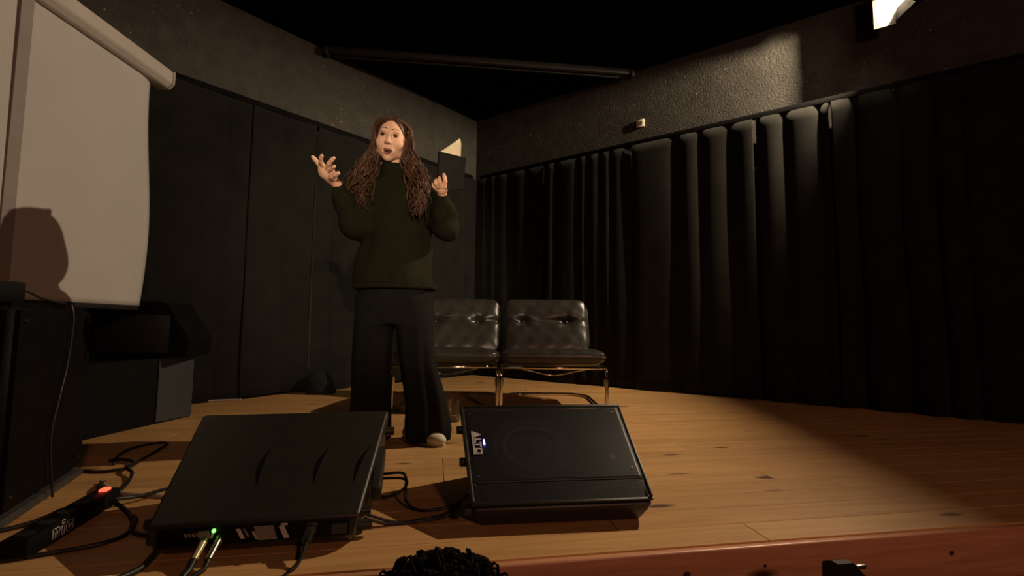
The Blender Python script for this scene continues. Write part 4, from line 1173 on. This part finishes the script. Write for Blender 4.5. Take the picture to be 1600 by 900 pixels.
# the book is held in a frame of its own: spine left, cover towards the viewer
def hand_book(f):
    f.cap((-0.353, 2.300, 1.235), (-0.350, 2.275, 1.262), 0.024, 0.025, 0.012)
    f.ell((-0.350, 2.262, 1.272), (0.034, 0.022, 0.030), 0.012)
    f.chain([(-0.332, 2.244, 1.268), (-0.328, 2.228, 1.292), (-0.332, 2.229, 1.312), (-0.336, 2.234, 1.326)], [0.0112, 0.0102, 0.0094, 0.0080], 0.004)
    f.chain([(-0.350, 2.242, 1.268), (-0.353, 2.224, 1.286), (-0.356, 2.226, 1.300), (-0.357, 2.232, 1.310)], [0.0112, 0.0102, 0.0094, 0.0080], 0.004)
    f.chain([(-0.366, 2.246, 1.268), (-0.373, 2.228, 1.280), (-0.374, 2.230, 1.292), (-0.372, 2.236, 1.300)], [0.0108, 0.0098, 0.0090, 0.0078], 0.004)
    f.chain([(-0.376, 2.256, 1.262), (-0.386, 2.244, 1.270), (-0.387, 2.246, 1.280), (-0.385, 2.252, 1.286)], [0.0100, 0.0088, 0.0080, 0.0070], 0.004)
    f.chain([(-0.334, 2.278, 1.276), (-0.322, 2.296, 1.298), (-0.322, 2.300, 1.318), (-0.326, 2.299, 1.334)], [0.0140, 0.0118, 0.0105, 0.0088], 0.006)
Vb, Fb = hand_field((-0.45, 2.17, 1.18), (-0.26, 2.37, 1.39), hand_book)
# --- body under the clothes
Bf = Field((-1.0, 2.15, 0.02), (-0.22, 2.72, 1.50), 0.008)
Bf.loft([(0.80, -0.613, 2.47, 0.155, 0.10), (0.98, -0.613, 2.47, 0.125, 0.085), (1.18, -0.62, 2.46, 0.150, 0.095), (1.31, -0.625, 2.455, 0.155, 0.075)], 0.04)
Bf.ell((-0.625, 2.45, 1.31), (0.16, 0.07, 0.05), 0.04)
Bf.cap((-0.628, 2.440, 1.32), (-0.630, 2.425, 1.45), 0.055, 0.050, 0.03)
Bf.ell((-0.613, 2.475, 0.80), (0.165, 0.11, 0.11), 0.05)
Bf.chain([(-0.800, 2.47, 1.29), (-0.805, 2.375, 1.105), (-0.868, 2.285, 1.283)], [0.045, 0.036, 0.024], 0.02)
Bf.chain([(-0.450, 2.47, 1.29), (-0.345, 2.41, 1.10), (-0.353, 2.30, 1.235)], [0.045, 0.036, 0.024], 0.02)
Bf.chain([(-0.70, 2.47, 0.76), (-0.715, 2.45, 0.44), (-0.72, 2.48, 0.08)], [0.085, 0.055, 0.038], 0.03)
Bf.chain([(-0.53, 2.47, 0.76), (-0.475, 2.45, 0.44), (-0.435, 2.49, 0.08)], [0.085, 0.055, 0.038], 0.03)
Vy, Fy = Bf.mesh()
VV, FF, off_ = [], [], 0
for a, b in ((Vy, Fy), (Vh, Fh), (Vo, Fo), (Vb, Fb)):
    VV.append(a); FF.append(b+off_); off_ += len(a)
woman = link('person', np_mesh('person', np.concatenate(VV)-np.array(PO), np.concatenate(FF)), SKIN, None, tuple(PO))
tag(woman, 'standing woman in dark sweater and wide black trousers, reading from a held-up book', 'person')
def wpart(name, V, F, m, smooth=True):
    o = link(name, np_mesh(name, np.asarray(V)-np.array(PO), F), m, woman); return o
# --- sweater
def sw_fold(th, Z): return 0.006*np.sin(3*th + 9*Z) + 0.004*np.sin(7*th - 14*Z) + 0.003*np.sin(2*th+31*Z)
Sf = Field((-1.02, 2.14, 0.76), (-0.20, 2.76, 1.50), 0.0062)
Sf.loft([(0.783, -0.613, 2.46, 0.210, 0.150), (0.81, -0.613, 2.46, 0.212, 0.152), (0.90, -0.615, 2.462, 0.202, 0.142), (1.02, -0.618, 2.465, 0.188, 0.130), (1.15, -0.622, 2.46, 0.186, 0.125), (1.25, -0.625, 2.455, 0.190, 0.112), (1.33, -0.627, 2.45, 0.165, 0.085)], 0.03, sw_fold)
Sf.ell((-0.627, 2.450, 1.305), (0.185, 0.085, 0.062), 0.05)
Sf.loft([(1.34, -0.628, 2.437, 0.078, 0.074), (1.40, -0.629, 2.430, 0.070, 0.068), (1.432, -0.630, 2.425, 0.070, 0.068)], 0.03)
# sleeves: baggy with drooping folds and gathered cuffs
Sf.chain([(-0.782, 2.465, 1.285), (-0.800, 2.41, 1.19), (-0.808, 2.37, 1.105)], [0.074, 0.066, 0.062], 0.05)
Sf.chain([(-0.808, 2.37, 1.105), (-0.842, 2.325, 1.20), (-0.866, 2.293, 1.268)], [0.062, 0.052, 0.033], 0.035)
Sf.ell((-0.806, 2.38, 1.085), (0.055, 0.05, 0.045), 0.04)
Sf.chain([(-0.455, 2.465, 1.285), (-0.398, 2.43, 1.19), (-0.348, 2.405, 1.105)], [0.076, 0.066, 0.062], 0.05)
Sf.chain([(-0.348, 2.405, 1.105), (-0.350, 2.35, 1.175), (-0.352, 2.306, 1.236)], [0.062, 0.054, 0.033], 0.035)
Sf.ell((-0.336, 2.41, 1.090), (0.045, 0.05, 0.05), 0.04)
# wrinkles on the sleeves
g = np.meshgrid(*Sf.ax, indexing='ij', sparse=True)
arm = np.clip((np.abs(g[0]+0.613)-0.19)/0.05, 0, 1)
Sf.a += (arm*0.004*np.sin(60*g[2]+25*g[0]+18*g[1])).astype(np.float32)
Sf.a += (0.0016*np.sin(90*g[0])*np.clip((0.86-g[2])/0.03, 0, 1)).astype(np.float32)
V, F = Sf.mesh(); sweater = wpart('sweater', V, F, SWEAT); sweater['label'] = 'dark olive knit sweater with high collar'
# hem ribbing band
hem = [(-0.613+0.209*math.cos(2*math.pi*k/48)*(1+0.012*math.sin(5*k)), 2.46+0.150*math.sin(2*math.pi*k/48)*(1+0.012*math.sin(5*k)), 0.792) for k in range(48)]
bm = bmesh.new(); add_tube(bm, [Vector(p)-PO for p in hem], 0.010, 8, closed=True, flat=1.4); from_bm('hem_band', bm, SWEAT, sweater, smooth=True)
# --- trousers
def tr_fold(th, Z): return 0.009*np.sin(4*th+2.0*Z) * np.clip((0.8-Z)/0.5, 0, 1) + 0.005*np.sin(9*th - 5*Z)*np.clip((0.7-Z)/0.4, 0, 1)
Tf = Field((-0.92, 2.24, 0.0), (-0.22, 2.74, 0.90), 0.0068)
Tf.loft([(0.60, -0.610, 2.47, 0.19, 0.125), (0.72, -0.612, 2.47, 0.200, 0.135), (0.82, -0.613, 2.468, 0.195, 0.132), (0.86, -0.613, 2.468, 0.185, 0.125)], 0.03, tr_fold)
Tf.loft([(0.022, -0.722, 2.470, 0.106, 0.135), (0.16, -0.722, 2.47, 0.104, 0.128), (0.42, -0.722, 2.46, 0.100, 0.115), (0.62, -0.715, 2.465, 0.100, 0.118), (0.74, -0.705, 2.47, 0.100, 0.12)], 0.03, tr_fold)
Tf.loft([(0.014, -0.428, 2.475, 0.112, 0.105), (0.07, -0.428, 2.475, 0.119, 0.112), (0.20, -0.440, 2.470, 0.108, 0.115), (0.42, -0.487, 2.462, 0.094, 0.112), (0.62, -0.512, 2.465, 0.098, 0.118), (0.74, -0.525, 2.47, 0.100, 0.12)], 0.03, tr_fold)
V, F = Tf.mesh(); wpart('trousers', V, F, TROUS)['label'] = 'wide-legged black trousers'
# --- shoes
def shoe(cx, cy, ang, nm='shoe'):
    f = Field((-0.07, -0.16, -0.01), (0.07, 0.16, 0.14), 0.004)
    f.ell((0, -0.075, 0.030), (0.042, 0.075, 0.036), 0.03); f.ell((0, 0.05, 0.040), (0.036, 0.085, 0.042), 0.03); f.cap((0, 0.07, 0.05), (0, 0.075, 0.10), 0.036, 0.038, 0.02)
    f.ell((0, 0, -0.10), (0.4, 0.4, 0.113), 0.003, cut=True)
    V, F = f.mesh()
    c, s = math.cos(ang), math.sin(ang)
    V2 = np.stack([V[:, 0]*c - V[:, 1]*s + cx, V[:, 0]*s + V[:, 1]*c + cy, V[:, 2]], 1)
    o = wpart('shoe', V2, F, SHOEW); o['label'] = 'off-white shoe'
    pts = []
    for k in range(32):
        t = 2*math.pi*k/32
        x, y = 0.042*math.cos(t)*(1.0 if math.sin(t) < 0 else 0.88), 0.145*math.sin(t)-0.005
        pts.append((x*c - y*s + cx, x*s + y*c + cy))
    bm = bmesh.new()
    a = [bm.verts.new((x-PO.x, y-PO.y, 0.0)) for x, y in pts]; b = [bm.verts.new((x-PO.x, y-PO.y, 0.016)) for x, y in pts]
    bm.faces.new(a[::-1]); bm.faces.new(b)
    for k in range(32):
        j = (k+1) % 32; bm.faces.new((a[k], a[j], b[j], b[k]))
    from_bm('sole', bm, SOLE, o, smooth='auto')
shoe(-0.450, 2.445, R(58))
shoe(-0.735, 2.44, R(-8))
# --- face details
for s_ in (-1, 1):
    bm = bmesh.new(); bmesh.ops.create_uvsphere(bm, u_segments=16, v_segments=12, radius=0.0125)
    for v_ in bm.verts: v_.co = (hw_(v_.co + Vector((s_*0.032, 0.0735, 0.0155)))) - PO
    eb = from_bm('eye', bm, EYEW, woman, smooth=True)
    bm = bmesh.new(); bmesh.ops.create_uvsphere(bm, u_segments=14, v_segments=10, radius=0.0082)
    for v_ in bm.verts: v_.co = hw_(Vector((v_.co.x, v_.co.y*0.45, v_.co.z)) + Vector((s_*0.032-0.001, 0.0848, 0.0165))) - PO
    from_bm('iris', bm, IRIS, eb, smooth=True)
    P = [hw_((s_*x_, surf_y(s_*x_, z_)+0.0004, z_)) for x_, z_ in ((0.013, 0.0425), (0.020, 0.0470), (0.029, 0.0490), (0.038, 0.0475), (0.047, 0.0415))]
    bm = bmesh.new(); add_tube(bm, [p-PO for p in catmull(P, 6)], lambda t: 0.0027*(1-0.45*t), 8); from_bm('eyebrow', bm, BROW, woman, smooth=True)
    P = [hw_((s_*0.0185, 0.0838, 0.0180)), hw_((s_*0.026, 0.0872, 0.0235)), hw_((s_*0.036, 0.0862, 0.0240)), hw_((s_*0.0460, 0.0765, 0.0180))]
    bm = bmesh.new(); add_tube(bm, [p-PO for p in catmull(P, 6)], 0.0021, 6); from_bm('eyelid', bm, mat('eyelid_skin', (0.50, 0.27, 0.19), 0.5, var=0.05), woman, smooth=True)
lipP = []
for k in range(28):
    t = 2*math.pi*k/28
    x = 0.0270*math.cos(t); zz = -0.0630 + (0.0098 if math.sin(t) > 0 else 0.0150)*math.sin(t) + 0.0060*abs(math.cos(t))**3
    if abs(math.cos(t)) < 0.35 and math.sin(t) > 0: zz -= 0.0010
    lipP.append(hw_((x, 0.0985 - 0.0175*(abs(x)/0.0270)**2, zz)) - PO)
bm = bmesh.new(); add_tube(bm, lipP, 0.0031, 8, closed=True); lips = from_bm('lips', bm, LIP, woman, smooth=True)
bm = bmesh.new()
P = [hw_((-0.0185+0.0037*k, 0.0925-0.0075*((k-5)/5)**2, -0.0562)) - PO for k in range(11)]
add_tube(bm, P, 0.0040, 8); from_bm('upper_teeth', bm, TEETH, lips, smooth=True)
bm = bmesh.new(); bmesh.ops.create_uvsphere(bm, u_segments=16, v_segments=10, radius=1)
for v_ in bm.verts: v_.co = hw_((v_.co.x*0.024, 0.079+v_.co.y*0.006, -0.0640+v_.co.z*0.0125)) - PO
from_bm('mouth_opening', bm, MOUTHD, lips, smooth=True)
# --- hair: cap over the skull and long wavy locks
Cf = Field((-0.12, -0.14, -0.14), (0.12, 0.14, 0.15), 0.0035)
Cf.ell((0, -0.020, 0.033), (0.0835, 0.102, 0.092), 0.01); Cf.ell((0, -0.05, -0.05), (0.085, 0.075, 0.085), 0.04)
Cf.ell((0, 0.085, -0.022), (0.0715, 0.088, 0.114), 0.010, cut=True)
g = np.meshgrid(*Cf.ax, indexing='ij', sparse=True)
Cf.a += (0.0016*np.sin(110*g[0]+12*g[2])).astype(np.float32)
V, F = Cf.mesh()
V = V @ HRn.T + np.array(HC)
hair = wpart('hair', V, F[:, ::-1], HAIRM); hair['label'] = 'long wavy auburn hair'
bm = bmesh.new()
rg = random.Random(11)
def lock(root, mids, end, r, wav, waves):
    P = catmull([root] + mids + [end], 14)
    out = []; n = len(P); ph = rg.uniform(0, 6.28); ph2 = rg.uniform(0, 6.28)
    for i, p in enumerate(P):
        t = i/(n-1); a = wav*min(1, max(0, t-0.22)*2.2)
        out.append(p + Vector((a*math.sin(waves*6.28*t+ph), a*0.8*math.cos(waves*6.28*t+ph2), 0.3*a*math.sin(waves*6.28*t+ph2))) - PO)
    add_tube(bm, out, lambda t: r*(0.55+0.45*math.sin(math.pi*min(1, 0.15+t*1.0)))*(1-0.55*max(0, t-0.75)/0.25), 6, flat=0.6)
CH = {-1: [((-0.722, 2.390, 1.545), 0.020), ((-0.728, 2.385, 1.470), 0.034), ((-0.752, 2.380, 1.395), 0.050), ((-0.778, 2.358, 1.315), 0.056), ((-0.775, 2.345, 1.235), 0.040)],
      1: [((-0.543, 2.387, 1.548), 0.020), ((-0.541, 2.380, 1.465), 0.032), ((-0.515, 2.375, 1.385), 0.046), ((-0.482, 2.350, 1.290), 0.050), ((-0.478, 2.330, 1.190), 0.034)]}
for k in range(230):
    s_ = -1 if k % 2 else 1
    a = rg.uniform(0, 1)                      # 0 front .. 1 back
    yy = 0.050 - 0.125*a
    root = hw_((s_*rg.uniform(0.004, 0.030), yy*0.9-0.008, 0.116 - 0.02*abs(a-0.4)))
    m1 = hw_((s_*(0.079+0.006*rg.random()), yy*0.8-0.012, 0.058+0.02*rg.random()))
    fi = rg.uniform(0, 6.283); fr_ = math.sqrt(rg.random())
    pts = []
    for (c, rad) in CH[s_]:
        fi += rg.uniform(-0.5, 0.5)
        pts.append(Vector(c) + Vector((math.cos(fi)*rad*fr_, math.sin(fi)*rad*0.8*fr_, rg.uniform(-0.01, 0.01))))
    end = pts[-1] + Vector((rg.uniform(-0.03, 0.03), rg.uniform(-0.02, 0.015), rg.uniform(-0.06, 0.03)))
    lock(root, [m1] + pts[:-1], end, rg.uniform(0.0060, 0.0110), rg.uniform(0.010, 0.022), rg.uniform(2.0, 3.2))
# fly-away wisps
for k in range(26):
    s_ = -1 if k % 2 else 1
    c0 = Vector(CH[s_][1][0]); c1 = Vector(CH[s_][3][0])
    o_ = Vector((s_*rg.uniform(0.03, 0.075), rg.uniform(-0.04, 0.02), 0))
    lock(hw_((s_*0.078, -0.01, 0.05)), [c0 + o_*0.6, (c0+c1)/2 + o_], c1 + o_*1.1 + Vector((0, 0, rg.uniform(-0.08, 0.04))), 0.0032, 0.018, 2.6)
from_bm('locks', bm, HAIRM, hair, smooth=True)
# hair clip over the ear on the image-right side
bm = bmesh.new(); add_tube(bm, [hw_(p)-PO for p in ((0.0815, 0.030, 0.050), (0.0905, 0.008, 0.040), (0.0955, -0.010, 0.022))], 0.0055, 8); from_bm('hair_clip', bm, mat('pale_hair_clip', (0.42, 0.26, 0.17), 0.3, var=0.1, scale=60), woman, smooth=True)

# ------------------------------------------------------------------ the book in her hand
bk = empty('book', (-0.360, 2.255, 1.262))
tag(bk, 'black-covered book held open in her raised hand, pale pages showing', 'book')
BO = Vector((-0.360, 2.255, 1.262))
def slab(name, quad, th, m, parent):
    P = [Vector(p)-BO for p in quad]
    n = (P[1]-P[0]).cross(P[3]-P[0]).normalized()*th
    bm = bmesh.new()
    a = [bm.verts.new(p) for p in P]; b = [bm.verts.new(p+n) for p in P]
    bm.faces.new(a); bm.faces.new(b)
    for i in range(len(P)):
        j = (i+1) % len(P); bm.faces.new((a[i], a[j], b[j], b[i]))
    return from_bm(name, bm, m, parent)
c_tl, c_tr, c_br, c_bl = (-0.362, 2.262, 1.452), (-0.235, 2.290, 1.432), (-0.244, 2.262, 1.262), (-0.362, 2.240, 1.255)
slab('cover', [c_bl, c_br, c_tr, c_tl], -0.003, BOOKC, bk)
# page block against that cover
slab('page_block', [(-0.358, 2.246, 1.260), (-0.250, 2.266, 1.266), (-0.241, 2.294, 1.434), (-0.358, 2.267, 1.454)], -0.007, PAPER, bk)
# spine and the other cover with its pages, swung away and up
bm = bmesh.new(); add_tube(bm, [Vector((-0.364, 2.248, 1.256))-BO, Vector((-0.364, 2.270, 1.452))-BO], 0.009, 10); from_bm('spine', bm, BOOKC, bk, smooth='auto')
o_tl, o_tr, o_br, o_bl = (-0.360, 2.276, 1.455), (-0.276, 2.350, 1.545), (-0.286, 2.330, 1.375), (-0.360, 2.258, 1.275)
slab('cover', [o_bl, o_br, o_tr, o_tl], 0.003, BOOKC, bk)
for k in range(5):
    f = k/4
    tl = Vector((-0.359, 2.272, 1.456)); tr = Vector((-0.276+0.012*f, 2.346-0.030*f, 1.552-0.028*f*f-0.006*f)); br = Vector((-0.284+0.020*f, 2.326-0.030*f, 1.385-0.02*f)); bl = Vector((-0.359, 2.256, 1.285))
    slab('page', [bl, br, tr, tl], 0.0010, PAPER, bk)

# ------------------------------------------------------------------ audience member in front of the stage (only the hair shows)
ac = empty('audience_chair', (-0.10, 0.66, -0.95)); tag(ac, 'plain dark audience chair under the seated onlooker', 'chair')
box('seat', (0, 0, 0.43), (0.42, 0.40, 0.04), BLACKW, ac, 0.01)
box('backrest', (0, -0.205, 0.66), (0.40, 0.025, 0.24), BLACKW, ac, 0.008)
for sx in (-1, 1):
    for sy in (-1, 1):
        top = 0.78 if sy < 0 else 0.41
        cyl('leg', (sx*0.19, sy*0.18-(0.0), 0.0), (sx*0.185, sy*0.175, 0.41), 0.013, BLACKM, ac)
    cyl('back_post', (sx*0.185, -0.19, 0.41), (sx*0.18, -0.205, 0.76), 0.011, BLACKM, ac)
Af = Field((-0.32, -0.22, -0.0), (0.32, 0.52, 1.30), 0.011)
Af.loft([(0.46, 0, 0.02, 0.17, 0.13), (0.62, 0, -0.01, 0.16, 0.11), (0.80, 0, -0.01, 0.19, 0.12), (0.90, 0, 0.0, 0.17, 0.09)], 0.04)
Af.ell((0, 0, 0.88), (0.205, 0.085, 0.06), 0.05); Af.cap((0, 0, 0.90), (0, 0.02, 1.02), 0.055, 0.052, 0.02)
Af.ell((0, 0.03, 1.085), (0.074, 0.095, 0.105), 0.02); Af.ell((0, 0.075, 1.045), (0.05, 0.05, 0.055), 0.02); Af.ell((0, 0.128, 1.065), (0.013, 0.016, 0.02), 0.01)
for s_ in (-1, 1):
    Af.chain([(s_*0.20, 0, 0.86), (s_*0.24, 0.06, 0.62), (s_*0.12, 0.26, 0.55)], [0.052, 0.045, 0.032], 0.02)
    Af.ell((s_*0.10, 0.30, 0.545), (0.035, 0.055, 0.022), 0.02)
    Af.chain([(s_*0.09, 0.03, 0.535), (s_*0.11, 0.40, 0.53), (s_*0.11, 0.38, 0.06)], [0.082, 0.062, 0.042], 0.03)
    Af.ell((s_*0.11, 0.42, 0.04), (0.042, 0.095, 0.036), 0.02)
V, F = Af.mesh()
aud = link('person', np_mesh('person', V, F), DARKCLOTH, None, (-0.105, 0.66, -0.95))
tag(aud, 'onlooker in the audience, only dark curly hair showing at the bottom edge', 'person')
Kf = Field((-0.17, -0.16, 0.95), (0.18, 0.20, 1.27), 0.0055)
Kf.ell((0.008, 0.02, 1.098), (0.118, 0.125, 0.112), 0.02)
g = np.meshgrid(*Kf.ax, indexing='ij', sparse=True)
Kf.a += (0.006*np.sin(95*g[0]+20*g[1])*np.sin(88*g[2]+2*g[0])*np.sin(80*g[1]) + 0.005*np.sin(190*g[0]+1)*np.sin(170*g[2])*np.sin(160*g[1]+2)).astype(np.float32)
V, F = Kf.mesh()
hm = link('hair_mass', np_mesh('hair_mass', V, F), BLACKH, aud)
bm = bmesh.new()
rg = random.Random(3)
for k in range(900):
    a = rg.uniform(0, 6.283); b = math.asin(rg.uniform(-0.15, 1.0))
    dv = Vector((math.cos(a)*math.cos(b), math.sin(a)*math.cos(b), math.sin(b)))
    c = Vector((0.008, 0.02, 1.098)) + Vector((dv.x*0.114, dv.y*0.120, dv.z*0.108))
    t1 = dv.orthogonal().normalized(); t2 = dv.cross(t1)
    fa = rg.uniform(0, 6.28); side = t1*math.cos(fa) + t2*math.sin(fa); ln = rg.uniform(0.010, 0.024)
    P = [c + side*(0.030*(t-0.5)) + dv*(ln*math.sin(math.pi*t)) + side.cross(dv)*(0.006*math.sin(9*t)) for t in (0, 0.2, 0.4, 0.6, 0.8, 1.0)]
    add_tube(bm, P, 0.0024, 4)
hc = from_bm('curly_hair', bm, BLACKH, aud, smooth=True)
